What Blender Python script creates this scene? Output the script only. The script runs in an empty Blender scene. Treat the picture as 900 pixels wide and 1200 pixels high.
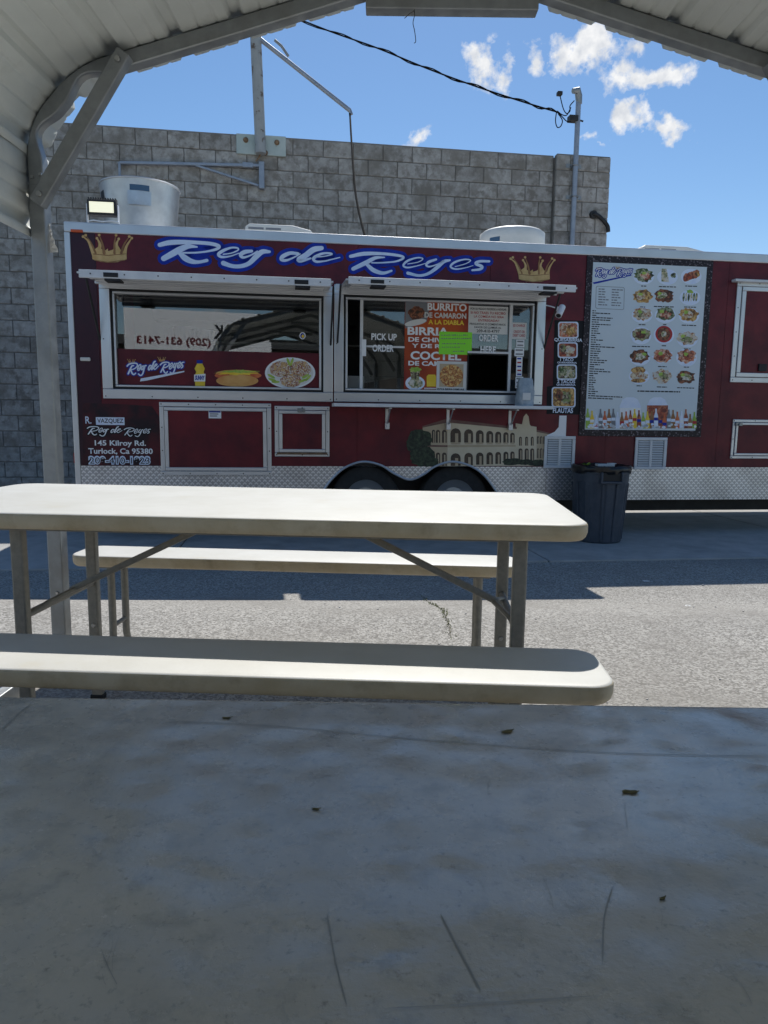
import bpy, bmesh, math, random
from mathutils import Vector, Matrix, noise
random.seed(7)
sc = bpy.context.scene
COL = sc.collection
R = math.radians

# ------------------------------------------------------------------ camera
FPX, CX, CY, HORIZ, ROLL = 830.0, 450.0, 600.0, 486.0, 0.0125
CAM = Vector((0, 0, 1.0))
_p = math.atan((CY - HORIZ) / FPX)
FWD = Vector((0, math.cos(_p), -math.sin(_p)))
U0 = Vector((0, math.sin(_p), math.cos(_p)))
X0 = Vector((1, 0, 0))
RT = X0 * math.cos(ROLL) + U0 * math.sin(ROLL)
UP = U0 * math.cos(ROLL) - X0 * math.sin(ROLL)
cd = bpy.data.cameras.new('camera'); cam = bpy.data.objects.new('camera', cd); COL.objects.link(cam)
cd.sensor_fit = 'VERTICAL'; cd.sensor_height = 24.0; cd.lens = 24.0 * FPX / 1200.0
cd.clip_start = 0.02; cd.clip_end = 2000
m = Matrix((RT, UP, -FWD)).transposed().to_4x4(); m.translation = CAM
cam.matrix_world = m
sc.camera = cam

# ------------------------------------------------------------------ sun, sky, exposure
SUN_EL = R(52.3)
SUN_AZ = math.atan2(0.10, 1.0)            # from +Y, a little towards +X
SUNV = Vector((math.sin(SUN_AZ) * math.cos(SUN_EL), math.cos(SUN_AZ) * math.cos(SUN_EL), math.sin(SUN_EL)))
sl = bpy.data.lights.new('sun', 'SUN'); sl.energy = 4.0; sl.angle = R(0.5); sl.color = (1.0, 0.965, 0.91)
so = bpy.data.objects.new('sun', sl); COL.objects.link(so)
so.rotation_euler = SUNV.to_track_quat('Z', 'Y').to_euler()
so.location = (0, 0, 30)
sc.view_settings.view_transform = 'Standard'; sc.view_settings.look = 'None'
sc.view_settings.gamma = 1.0; sc.view_settings.exposure = 0.24
sc.view_settings.use_curve_mapping = False
sc.cycles.max_bounces = 6; sc.cycles.diffuse_bounces = 3; sc.cycles.glossy_bounces = 4; sc.cycles.transparent_max_bounces = 12
sc.cycles.use_denoising = True

def ray(px, py):
    return (FWD * FPX + RT * (px - CX) - UP * (py - CY)).normalized()
def on_plane(px, py, p0, n):
    d = ray(px, py); t = (Vector(p0) - CAM).dot(n) / d.dot(n)
    return CAM + d * t
def at_depth(px, py, Y):
    return on_plane(px, py, (0, Y, 0), Vector((0, 1, 0)))
def project(p):
    v = Vector(p) - CAM; z = v.dot(FWD)
    return CX + FPX * v.dot(RT) / z, CY - FPX * v.dot(UP) / z

w = bpy.data.worlds.new('World'); sc.world = w; w.use_nodes = True
nt = w.node_tree; nt.nodes.clear(); N = nt.nodes; L = nt.links
out = N.new('ShaderNodeOutputWorld'); bg = N.new('ShaderNodeBackground')
sky = N.new('ShaderNodeTexSky'); sky.sky_type = 'NISHITA'; sky.sun_disc = False
sky.sun_elevation = SUN_EL; sky.sun_rotation = SUN_AZ
sky.altitude = 50; sky.air_density = 1.0; sky.dust_density = 0.15; sky.ozone_density = 1.6
bg.inputs['Strength'].default_value = 0.098
tc = N.new('ShaderNodeTexCoord')
def vmath(op, a, b=None):
    n = N.new('ShaderNodeVectorMath'); n.operation = op
    for i, s in enumerate((a, b)):
        if s is None: continue
        if hasattr(s, 'is_output'): L.new(s, n.inputs[i])
        else: n.inputs[i].default_value = s
    return n.outputs['Value'] if op in ('DOT_PRODUCT', 'LENGTH') else n.outputs['Vector']
def fmath(op, a, b=None, c=None, clamp=False):
    n = N.new('ShaderNodeMath'); n.operation = op; n.use_clamp = clamp
    for i, s in enumerate((a, b, c)):
        if s is None: continue
        if hasattr(s, 'is_output'): L.new(s, n.inputs[i])
        else: n.inputs[i].default_value = s
    return n.outputs[0]
dirv = tc.outputs['Generated']
def wnoise(scale, detail, rough, vec=dirv):
    n = N.new('ShaderNodeTexNoise'); n.inputs['Scale'].default_value = scale
    n.inputs['Detail'].default_value = detail; n.inputs['Roughness'].default_value = rough
    L.new(vec, n.inputs['Vector']); return n.outputs['Fac']
warp = N.new('ShaderNodeTexNoise'); warp.inputs['Scale'].default_value = 28; warp.inputs['Detail'].default_value = 3
L.new(dirv, warp.inputs['Vector'])
wv = vmath('MULTIPLY', vmath('SUBTRACT', warp.outputs['Color'], (0.5, 0.5, 0.5)), (0.045, 0.045, 0.045))
dw = vmath('ADD', dirv, wv)
mask = None
for (px, py, sx, sy, tilt, amt) in [(574, 82, 46, 32, .3, .85), (634, 68, 26, 34, -.6, .62), (688, 60, 52, 30, .1, 1.1), (757, 90, 66, 17, -.12, 1.0),
                               (741, 138, 30, 22, .5, .85), (777, 153, 38, 15, .35, .95), (487, 166, 36, 15, -.1, .72), (690, 160, 30, 10, .0, .6),
                               (705, 165, 16, 6, 0, .5)]:
    d0 = ray(px, py); a = (RT - d0 * RT.dot(d0)).normalized(); b = d0.cross(a)
    a2 = a * math.cos(tilt) + b * math.sin(tilt); b2 = b * math.cos(tilt) - a * math.sin(tilt)
    x = fmath('DIVIDE', vmath('DOT_PRODUCT', dw, tuple(a2)), sx / FPX)
    y = fmath('DIVIDE', vmath('DOT_PRODUCT', dw, tuple(b2)), sy / FPX)
    r = fmath('SQRT', fmath('ADD', fmath('MULTIPLY', x, x), fmath('MULTIPLY', y, y)))
    front = fmath('GREATER_THAN', vmath('DOT_PRODUCT', dirv, tuple(d0)), 0.0)
    bmsk = fmath('MULTIPLY', fmath('MULTIPLY', fmath('SUBTRACT', 1.0, r, clamp=True), amt), front)
    mask = bmsk if mask is None else fmath('MAXIMUM', mask, bmsk)
# loose scattered clouds over the rest of the sky
far = fmath('MULTIPLY', fmath('SUBTRACT', wnoise(3.2, 3, .5), 0.63, clamp=True), 5.0, clamp=True)
offc = fmath('LESS_THAN', vmath('DOT_PRODUCT', dirv, tuple(ray(600, 200))), 0.86)
mask = fmath('MAXIMUM', mask, fmath('MULTIPLY', far, offc))
fine = wnoise(34, 6, .62)
dens = fmath('SUBTRACT', fmath('ADD', mask, fmath('MULTIPLY', fmath('SUBTRACT', fine, .5), 2.2)), .31)
gate = fmath('MULTIPLY', mask, 6.0, clamp=True)
dens = fmath('MULTIPLY', fmath('MULTIPLY', dens, 2.5, clamp=True), gate, clamp=True)
mixn = N.new('ShaderNodeMix'); mixn.data_type = 'RGBA'
L.new(dens, mixn.inputs[0]); 
hs = N.new('ShaderNodeHueSaturation'); hs.inputs['Saturation'].default_value = 1.18; hs.inputs['Value'].default_value = 1.0
L.new(sky.outputs[0], hs.inputs['Color']); L.new(hs.outputs[0], mixn.inputs[6])
cshade = N.new('ShaderNodeMix'); cshade.data_type = 'RGBA'
L.new(fmath('MULTIPLY', fmath('SUBTRACT', wnoise(60, 3, .5), .35, clamp=True), 3.2, clamp=True), cshade.inputs[0])
cshade.inputs[6].default_value = (5.8, 6.1, 6.6, 1); cshade.inputs[7].default_value = (8.3, 8.35, 8.4, 1)
L.new(cshade.outputs[2], mixn.inputs[7])
L.new(mixn.outputs[2], bg.inputs['Color']); L.new(bg.outputs[0], out.inputs['Surface'])

# ------------------------------------------------------------------ materials
def pmat(name, c1, c2=None, scale=4.0, detail=6, rough=.5, rough2=None, metal=0.0, bump=0.0, bscale=None, ramp=(.35, .65),
         rand=0.0, spec=.5, stretch=None, coat=0.0, c3=None, scale3=1.0, ramp3=(.5, .75), vor=False, bdist=.01, c4=None, scale4=.6, ramp4=(.45, .7)):
    m = bpy.data.materials.new(name); m.use_nodes = True; t = m.node_tree; n = t.nodes; l = t.links
    b = n['Principled BSDF']; b.inputs['Roughness'].default_value = rough; b.inputs['Metallic'].default_value = metal
    b.inputs['Specular IOR Level'].default_value = spec; b.inputs['Coat Weight'].default_value = coat
    b.inputs['Coat Roughness'].default_value = .12
    b.inputs['Base Color'].default_value = (*c1, 1)
    tcn = n.new('ShaderNodeTexCoord'); vec = tcn.outputs['Object']
    if rand:
        oi = n.new('ShaderNodeObjectInfo'); ad = n.new('ShaderNodeVectorMath'); ad.operation = 'ADD'
        ml = n.new('ShaderNodeMath'); ml.operation = 'MULTIPLY'; ml.inputs[1].default_value = 37.0
        l.new(oi.outputs['Random'], ml.inputs[0]); l.new(vec, ad.inputs[0]); l.new(ml.outputs[0], ad.inputs[1]); vec = ad.outputs[0]
    if stretch:
        mp = n.new('ShaderNodeMapping'); mp.inputs['Scale'].default_value = stretch; l.new(vec, mp.inputs[0]); vec = mp.outputs[0]
    def noise_(s, d=detail):
        x = n.new('ShaderNodeTexNoise'); x.inputs['Scale'].default_value = s; x.inputs['Detail'].default_value = d
        x.inputs['Roughness'].default_value = .62; l.new(vec, x.inputs['Vector']); return x.outputs['Fac']
    def rampn(src, lo, hi):
        r = n.new('ShaderNodeMapRange'); r.inputs['From Min'].default_value = lo; r.inputs['From Max'].default_value = hi
        l.new(src, r.inputs['Value']); return r.outputs[0]
    def mix(f, a, bb):
        x = n.new('ShaderNodeMix'); x.data_type = 'RGBA'; l.new(f, x.inputs[0])
        for i, s in ((6, a), (7, bb)):
            if hasattr(s, 'is_output'): l.new(s, x.inputs[i])
            else: x.inputs[i].default_value = (*s, 1)
        return x.outputs[2]
    cur = None
    if c2 is not None:
        if vor:
            v = n.new('ShaderNodeTexVoronoi'); v.inputs['Scale'].default_value = scale; l.new(vec, v.inputs['Vector'])
            sx = n.new('ShaderNodeSeparateColor'); l.new(v.outputs['Color'], sx.inputs[0]); f = rampn(sx.outputs[0], *ramp)
        else:
            f = rampn(noise_(scale), *ramp)
        cur = mix(f, c1, c2)
        if rough2 is not None:
            rr = n.new('ShaderNodeMapRange'); rr.inputs['To Min'].default_value = rough; rr.inputs['To Max'].default_value = rough2
            l.new(f, rr.inputs['Value']); l.new(rr.outputs[0], b.inputs['Roughness'])
    if c3 is not None:
        cur = mix(rampn(noise_(scale3, 5), *ramp3), cur if cur is not None else c1, c3)
    if c4 is not None:
        gp_ = n.new('ShaderNodeNewGeometry'); x4 = n.new('ShaderNodeTexNoise'); x4.inputs['Scale'].default_value = scale4; x4.inputs['Detail'].default_value = 7
        x4.inputs['Roughness'].default_value = .65; l.new(gp_.outputs['Position'], x4.inputs['Vector'])
        cur = mix(rampn(x4.outputs['Fac'], *ramp4), cur if cur is not None else c1, c4)
    if rand:
        hv = n.new('ShaderNodeHueSaturation'); mr = n.new('ShaderNodeMapRange')
        mr.inputs['To Min'].default_value = 1 - rand; mr.inputs['To Max'].default_value = 1 + rand
        l.new(oi.outputs['Random'], mr.inputs['Value']); l.new(mr.outputs[0], hv.inputs['Value'])
        if cur is not None: l.new(cur, hv.inputs['Color'])
        else: hv.inputs['Color'].default_value = (*c1, 1)
        cur = hv.outputs[0]
    if cur is not None: l.new(cur, b.inputs['Base Color'])
    if bump:
        bn = n.new('ShaderNodeBump'); bn.inputs['Strength'].default_value = bump; bn.inputs['Distance'].default_value = bdist
        l.new(noise_(bscale or scale * 3, 3), bn.inputs['Height']); l.new(bn.outputs[0], b.inputs['Normal'])
    m.diffuse_color = (*c1, 1)
    return m

def emit_mat(name, c, s):
    m = bpy.data.materials.new(name); m.use_nodes = True
    b = m.node_tree.nodes['Principled BSDF']; b.inputs['Emission Color'].default_value = (*c, 1); b.inputs['Emission Strength'].default_value = s
    b.inputs['Base Color'].default_value = (*c, 1); return m

def glass_mat(name, ior=1.95, tint=(.93, .95, .94)):
    m = bpy.data.materials.new(name); m.use_nodes = True; t = m.node_tree; n = t.nodes; l = t.links
    n.remove(n['Principled BSDF']); o = n['Material Output']
    fr = n.new('ShaderNodeFresnel'); fr.inputs['IOR'].default_value = ior
    tr = n.new('ShaderNodeBsdfTransparent'); tr.inputs[0].default_value = (*tint, 1)
    gl = n.new('ShaderNodeBsdfGlossy'); gl.inputs['Roughness'].default_value = 0.0
    mx = n.new('ShaderNodeMixShader'); l.new(fr.outputs[0], mx.inputs[0]); l.new(tr.outputs[0], mx.inputs[1]); l.new(gl.outputs[0], mx.inputs[2])
    l.new(mx.outputs[0], o.inputs[0]); return m

M = {}
# ground
M['asphalt'] = pmat('asphalt', (.20, .19, .17), (.50, .48, .44), scale=120, detail=3, rough=.95, vor=True, ramp=(.15, .95), bump=.9, bscale=130, bdist=.006,
                    c3=(.255, .24, .215), scale3=1.3, ramp3=(.46, .80), c4=(.215, .20, .18), scale4=2.1, ramp4=(.57, .80))
M['concrete'] = pmat('apron_concrete', (.36, .35, .33), (.46, .445, .42), scale=5, rough=.92, bump=.25, bscale=60, c3=(.26, .25, .24), scale3=1.6, ramp3=(.55, .8))
M['crack'] = pmat('crack_dirt', (.12, .11, .09), (.18, .165, .13), scale=40, rough=1)
M['weed'] = pmat('weed_green', (.10, .14, .03), (.2, .2, .06), scale=20, rough=.8)
M['pebble'] = pmat('pebble', (.6, .58, .55), (.3, .28, .26), scale=30, rough=.9)
# wall
M['block'] = pmat('concrete_block', (.32, .30, .272), (.47, .45, .42), scale=11, detail=6, rough=.95, rand=.10, bump=.6, bscale=70, ramp=(.36, .66),
                  c3=(.225, .205, .178), scale3=9.0, ramp3=(.48, .64), c4=(.235, .215, .185), scale4=2.6, ramp4=(.50, .66))
M['mortar'] = pmat('mortar', (.16, .148, .13), (.24, .225, .20), scale=3, rough=.97, bump=.3, bscale=50)
M['coping'] = pmat('coping_metal', (.20, .18, .16), (.28, .26, .24), scale=8, rough=.8)
# carport
M['galv'] = pmat('galvanised_steel', (.285, .30, .305), (.37, .385, .39), scale=18, detail=8, rough=.42, rough2=.6, metal=.65, bump=.05, bscale=50,
                 c3=(.24, .24, .225), scale3=5, ramp3=(.5, .8))
M['sheet'] = pmat('white_painted_sheet', (.68, .70, .66), (.60, .62, .58), scale=3, rough=.5, bump=.03, bscale=9, c3=(.48, .49, .45), scale3=7, ramp3=(.6, .85))
M['cable'] = pmat('cable_rubber', (.012, .012, .012), rough=.95, spec=.08)
def table_mat():
    m = bpy.data.materials.new('scuffed_plastic'); m.use_nodes = True; t = m.node_tree; n = t.nodes; l = t.links; b = n['Principled BSDF']
    tcn = n.new('ShaderNodeTexCoord'); v = tcn.outputs['Object']
    def no(s, d=6, vec=v):
        x = n.new('ShaderNodeTexNoise'); x.inputs['Scale'].default_value = s; x.inputs['Detail'].default_value = d; x.inputs['Roughness'].default_value = .65; l.new(vec, x.inputs['Vector']); return x.outputs['Fac']
    def mr(s, a, c, lo=0.0, hi=1.0):
        r = n.new('ShaderNodeMapRange'); r.inputs[1].default_value = a; r.inputs[2].default_value = c; r.inputs[3].default_value = lo; r.inputs[4].default_value = hi; l.new(s, r.inputs[0]); return r.outputs[0]
    def mx(f, a, c):
        x = n.new('ShaderNodeMix'); x.data_type = 'RGBA'; l.new(f, x.inputs[0])
        for i, s in ((6, a), (7, c)):
            if hasattr(s, 'is_output'): l.new(s, x.inputs[i])
            else: x.inputs[i].default_value = (*s, 1)
        return x.outputs[2]
    c = mx(mr(no(5), .35, .65), (.58, .53, .44), (.46, .42, .35)); c = mx(mr(no(42, 9), .50, .75), c, (.34, .325, .28)); c = mx(mr(no(150, 4), .58, .74), c, (.26, .25, .215))
    mp = n.new('ShaderNodeMapping'); mp.inputs['Scale'].default_value = (3, 60, 1); mp.inputs['Rotation'].default_value = (0, 0, .5); l.new(v, mp.inputs[0])
    c = mx(mr(no(6, 8, mp.outputs[0]), .60, .74, 0, .45), c, (.54, .53, .50)); l.new(c, b.inputs['Base Color'])
    l.new(mr(no(14, 7), .35, .7, .16, .40), b.inputs['Roughness']); b.inputs['IOR'].default_value = 1.55; b.inputs['Specular IOR Level'].default_value = .75
    wp = n.new('ShaderNodeTexNoise'); wp.inputs['Scale'].default_value = 9; l.new(v, wp.inputs['Vector'])
    ad = n.new('ShaderNodeVectorMath'); ad.operation = 'MULTIPLY_ADD'; l.new(wp.outputs['Color'], ad.inputs[0]); ad.inputs[1].default_value = (.05, .05, .0); l.new(v, ad.inputs[2])
    vo = n.new('ShaderNodeTexVoronoi'); vo.feature = 'SMOOTH_F1'; vo.inputs['Scale'].default_value = 22; vo.inputs['Smoothness'].default_value = .9; vo.inputs['Randomness'].default_value = .55; l.new(ad.outputs[0], vo.inputs['Vector'])
    b1 = n.new('ShaderNodeBump'); b1.inputs['Distance'].default_value = .010; b1.inputs['Strength'].default_value = .30; l.new(vo.outputs['Distance'], b1.inputs['Height'])
    b2 = n.new('ShaderNodeBump'); b2.inputs['Distance'].default_value = .0012; b2.inputs['Strength'].default_value = .5; l.new(no(140, 5), b2.inputs['Height']); l.new(b1.outputs[0], b2.inputs['Normal']); l.new(b2.outputs[0], b.inputs['Normal'])
    b.inputs['Coat Weight'].default_value = .7; b.inputs['Coat Roughness'].default_value = .20; b.inputs['Coat IOR'].default_value = 1.5; l.new(b1.outputs[0], b.inputs['Coat Normal'])
    return m
M['plastic_old'] = table_mat()
M['closure'] = pmat('rib_gap_dirt', (.02, .02, .02), rough=1)
M['bolt'] = pmat('bolt_zinc', (.45, .45, .44), rough=.35, metal=.9)
M['rust'] = pmat('rust_spot', (.16, .09, .05), (.3, .2, .12), scale=30, rough=.9)
# tables
M['plastic'] = pmat('white_moulded_plastic', (.635, .635, .60), (.575, .57, .525), scale=6, rough=.5, bump=.12, bscale=230, bdist=.002, c3=(.60, .55, .43), scale3=3.0, ramp3=(.60, .86))
M['plastic_edge'] = pmat('weathered_plastic_edge', (.50, .40, .25), (.60, .51, .36), scale=9, rough=.55, bump=.08, bscale=120, c3=(.36, .28, .17), scale3=14, ramp3=(.52, .8))
M['leg'] = pmat('hammered_grey_steel', (.215, .205, .18), (.27, .255, .22), scale=60, rough=.5, metal=.35, bump=.15, bscale=150)
M['scuff'] = pmat('scuff_mark', (.30, .29, .26), (.36, .35, .32), scale=40, rough=.6)
M['leaf'] = pmat('dry_leaf', (.12, .11, .04), (.19, .14, .06), scale=40, rough=.9)
# trailer
M['maroon'] = pmat('maroon_vinyl', (.175, .015, .024), (.095, .011, .019), scale=4, detail=8, rough=.34, rough2=.46, spec=.28, coat=.06, bump=.04, bscale=2.5, bdist=.02, c3=(.065, .009, .018), scale3=1.6, ramp3=(.46, .75))  # streaky vinyl; the lighter mottling in its colour stands in for reflection blotches
M['maroon_dark'] = pmat('dark_plum_vinyl', (.030, .012, .022), (.06, .014, .026), scale=1.5, rough=.36, spec=.28, coat=.06)
M['smoke'] = pmat('smoky_plum_vinyl', (.018, .010, .016), (.12, .012, .02), scale=3.2, rough=.36, spec=.28, ramp=(.42, .72))
M['alu'] = pmat('brushed_aluminium', (.66, .67, .68), (.58, .59, .60), scale=3, detail=2, rough=.38, metal=.7)
M['alu_mirror'] = pmat('bright_aluminium', (.70, .71, .72), (.62, .63, .64), scale=2, detail=2, rough=.30, metal=.8)
M['white_trim'] = pmat('white_trim', (.72, .73, .73), (.64, .65, .66), scale=9, rough=.45)
M['gasket'] = pmat('black_rubber', (.012, .012, .013), rough=.6)
M['black'] = pmat('black_steel', (.015, .015, .016), (.03, .03, .03), scale=10, rough=.6)
M['tyre'] = pmat('tyre_rubber', (.018, .018, .018), (.03, .03, .03), scale=20, rough=.8)
M['rim'] = pmat('steel_rim', (.35, .36, .37), rough=.4, metal=.7)
M['roof_white'] = pmat('roof_white', (.75, .75, .74), (.62, .62, .6), scale=4, rough=.6)
M['fan_alu'] = pmat('spun_aluminium', (.62, .63, .64), (.5, .51, .52), scale=5, rough=.35, rough2=.5, metal=.8, c3=(.75, .76, .77), scale3=2, ramp3=(.5, .7))
M['cream_plastic'] = pmat('cream_plastic', (.72, .71, .66), (.66, .65, .6), scale=6, rough=.5)
M['steel_in'] = pmat('kitchen_steel', (.30, .31, .31), (.22, .23, .23), scale=8, rough=.35, metal=.6)
M['steel_dark'] = pmat('kitchen_dark', (.035, .037, .038), (.06, .06, .06), scale=8, rough=.5)
M['slat'] = pmat('hood_slat', (.42, .43, .43), rough=.35, metal=.7)
M['glass'] = glass_mat('window_glass')
M['wht'] = pmat('white_print', (.86, .87, .88), rough=.45)
M['sky_wht'] = pmat('pale_blue_print', (.66, .75, .93), (.82, .88, .97), scale=9, rough=.4, ramp=(.3, .7))
M['blue'] = pmat('blue_print', (.008, .025, .27), (.012, .045, .42), scale=9, rough=.5, spec=.25)
M['gold'] = pmat('gold_print', (.56, .33, .10), (.72, .47, .19), scale=14, rough=.45)
M['gold_dark'] = pmat('dark_gold_print', (.24, .10, .03), (.38, .18, .06), scale=14, rough=.45)
M['black_print'] = pmat('black_print', (.014, .014, .016), rough=.55, spec=.2)
M['grey_print'] = pmat('grey_print', (.20, .21, .23), rough=.5)
M['lamp'] = emit_mat('lit_led', (1.0, .97, .72), .55)
M['orange'] = pmat('amber_lens', (.6, .09, .02), rough=.3)
M['red'] = pmat('red_lens', (.35, .01, .015), rough=.3)
M['can'] = pmat('slate_plastic', (.042, .055, .075), (.06, .075, .10), scale=14, rough=.55, bump=.12, bscale=60, c3=(.09, .10, .12), scale3=22, ramp3=(.58, .85))
M['bag'] = pmat('black_bag', (.008, .008, .009), rough=.3, bump=.5, bscale=25)
M['menu_bg'] = pmat('menu_print', (.60, .68, .73), (.66, .72, .74), scale=1.2, rough=.35)
M['granite'] = pmat('speckled_border', (.022, .016, .02), (.24, .2, .22), scale=90, rough=.4, vor=True, ramp=(.84, 1.0), spec=.3)
M['red_print'] = pmat('red_print', (.45, .02, .025), rough=.5)
M['poster'] = pmat('poster_print', (.52, .10, .02), (.20, .018, .022), scale=2.3, rough=.5, spec=.25, ramp=(.3, .7), detail=2)
M['green_note'] = pmat('neon_paper', (.28, .85, .05), rough=.7)
M['paper'] = pmat('white_paper', (.74, .74, .72), (.68, .68, .66), scale=5, rough=.7)
M['navy'] = pmat('navy_film', (.05, .10, .17), (.06, .12, .20), scale=3, rough=.25)
M['yellow'] = pmat('yellow_print', (.82, .55, .02), (.9, .66, .06), scale=9, rough=.4)
M['bun'] = pmat('bun_print', (.62, .28, .07), (.74, .42, .14), scale=9, rough=.5)
M['sausage'] = pmat('sausage_print', (.55, .09, .03), (.7, .2, .06), scale=20, rough=.5)
M['lettuce'] = pmat('lettuce_print', (.22, .42, .04), (.5, .62, .12), scale=20, rough=.5)
M['cream_wall'] = pmat('cream_mural', (.62, .53, .37), (.70, .61, .45), scale=5, rough=.45)
M['tan_wall'] = pmat('tan_mural', (.45, .35, .23), (.53, .43, .29), scale=5, rough=.45)
M['arch'] = pmat('arch_mural', (.03, .022, .018), (.10, .06, .035), scale=16, rough=.45)
M['mural_roof'] = pmat('roof_mural', (.13, .06, .05), (.2, .1, .08), scale=12, rough=.45)
M['mural_tree'] = pmat('tree_mural', (.008, .014, .008), (.05, .085, .04), scale=34, rough=.5, ramp=(.42, .7))
def food(name, a, b, c, s=60):
    return pmat('food_' + name, a, b, scale=s, rough=.5, vor=True, ramp=(.2, .8), c3=c, scale3=s * .45, ramp3=(.48, .6))
FOOD = [food('greens', (.05, .10, .02), (.45, .45, .28), (.02, .03, .01)), food('taco', (.45, .20, .04), (.75, .50, .18), (.12, .05, .02)),
        food('meat', (.10, .03, .015), (.36, .12, .05), (.04, .02, .01)), food('shrimp', (.62, .16, .07), (.75, .55, .40), (.20, .04, .02)),
        food('rice', (.72, .62, .42), (.35, .13, .05), (.62, .60, .55)), food('rolls', (.60, .50, .30), (.12, .16, .05), (.70, .66, .60)),
        food('grilled', (.40, .07, .03), (.15, .03, .02), (.55, .20, .10)), food('beans', (.06, .03, .02), (.55, .45, .30), (.25, .30, .10))]
M['tostada'] = food('tostada', (.72, .66, .58), (.30, .08, .03), (.62, .40, .16), 110)
M['pizza'] = food('pizza', (.62, .28, .07), (.28, .05, .02), (.80, .55, .20), 90)
# ------------------------------------------------------------------ mesh helpers
class MB:
    def __init__(s): s.v = []; s.f = []; s.m = []
    def poly(s, pts, mi=0):
        b = len(s.v); s.v += [tuple(p) for p in pts]; s.f.append(tuple(range(b, b + len(pts)))); s.m.append(mi)
    def box(s, x0, x1, y0, y1, z0, z1, mi=0):
        x0, x1 = min(x0, x1), max(x0, x1); y0, y1 = min(y0, y1), max(y0, y1); z0, z1 = min(z0, z1), max(z0, z1)
        b = len(s.v); s.v += [(x, y, z) for z in (z0, z1) for y in (y0, y1) for x in (x0, x1)]
        for q in ((0, 2, 3, 1), (4, 5, 7, 6), (0, 1, 5, 4), (2, 6, 7, 3), (0, 4, 6, 2), (1, 3, 7, 5)):
            s.f.append(tuple(b + i for i in q)); s.m.append(mi)
    def obox(s, c, ax, ay, az, hx, hy, hz, mi=0):
        c = Vector(c); b = len(s.v)
        s.v += [tuple(c + ax * (hx * i) + ay * (hy * j) + az * (hz * k)) for k in (-1, 1) for j in (-1, 1) for i in (-1, 1)]
        for q in ((0, 2, 3, 1), (4, 5, 7, 6), (0, 1, 5, 4), (2, 6, 7, 3), (0, 4, 6, 2), (1, 3, 7, 5)):
            s.f.append(tuple(b + i for i in q)); s.m.append(mi)
    def bar(s, p, q, wx, wy, ref=Vector((0, 1, 0)), mi=0):
        p = Vector(p); q = Vector(q); az = (q - p).normalized(); ax = ref.cross(az).normalized(); ay = az.cross(ax)
        s.obox((p + q) / 2, ax, ay, az, wx / 2, wy / 2, (q - p).length / 2, mi)
    def tube(s, path, r, n=10, mi=0, cap=True):
        path = [Vector(p) for p in path]; rings = []
        rs = r if isinstance(r, (list, tuple)) else [r] * len(path)
        prev = None
        for i, p in enumerate(path):
            t = (path[min(i + 1, len(path) - 1)] - path[max(i - 1, 0)]).normalized()
            if prev is None:
                a = t.orthogonal().normalized()
            else:
                a = (prev - t * prev.dot(t)).normalized()
            prev = a; bb = t.cross(a); st = len(s.v)
            for k in range(n):
                an = 2 * math.pi * k / n
                s.v.append(tuple(p + (a * math.cos(an) + bb * math.sin(an)) * rs[i]))
            rings.append(st)
        for i in range(len(rings) - 1):
            for k in range(n):
                k2 = (k + 1) % n
                s.f.append((rings[i] + k, rings[i] + k2, rings[i + 1] + k2, rings[i + 1] + k)); s.m.append(mi)
        if cap:
            s.f.append(tuple(rings[0] + k for k in reversed(range(n)))); s.m.append(mi)
            s.f.append(tuple(rings[-1] + k for k in range(n))); s.m.append(mi)
    def lathe(s, prof, c=(0, 0, 0), n=32, mi=0, axis='z', sq=0.0):
        rings = []
        for (r, h) in prof:
            st = len(s.v); rings.append(st)
            for k in range(n):
                an = 2 * math.pi * k / n; rr = r
                if sq: rr = r * (1 + sq * (abs(math.cos(2 * an)) * -1 + .5))
                a, b = rr * math.cos(an), rr * math.sin(an)
                p = (a, b, h) if axis == 'z' else (a, h, b)
                s.v.append((c[0] + p[0], c[1] + p[1], c[2] + p[2]))
        for i in range(len(rings) - 1):
            for k in range(n):
                k2 = (k + 1) % n; q = (rings[i] + k, rings[i] + k2, rings[i + 1] + k2, rings[i + 1] + k)
                s.f.append(q if axis == 'z' else q[::-1]); s.m.append(mi)
    def build(s, name, mats, parent=None, smooth=False, bevel=0.0, seg=2, angle=40):
        me = bpy.data.meshes.new(name); me.from_pydata(s.v, [], s.f)
        mats = mats if isinstance(mats, (list, tuple)) else [mats]
        for x in mats: me.materials.append(M[x] if isinstance(x, str) else x)
        if len(mats) > 1: me.polygons.foreach_set('material_index', s.m)
        if smooth:
            me.polygons.foreach_set('use_smooth', [True] * len(me.polygons))
            me.set_sharp_from_angle(angle=R(angle))
        me.update()
        o = bpy.data.objects.new(name, me); COL.objects.link(o)
        if parent is not None: o.parent = parent
        if bevel:
            b = o.modifiers.new('bevel', 'BEVEL'); b.width = bevel; b.segments = seg; b.limit_method = 'ANGLE'; b.angle_limit = R(35)
        return o
def tag(o, label=None, cat=None, group=None, kind=None):
    if label: o['label'] = label
    if cat: o['category'] = cat
    if group: o['group'] = group
    if kind: o['kind'] = kind
    return o
def empty(name, loc, rz=0.0, label=None, cat=None, group=None):
    o = bpy.data.objects.new(name, None); COL.objects.link(o); o.location = loc; o.rotation_euler = (0, 0, rz)
    o.empty_display_size = .1
    return tag(o, label, cat, group)
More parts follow.
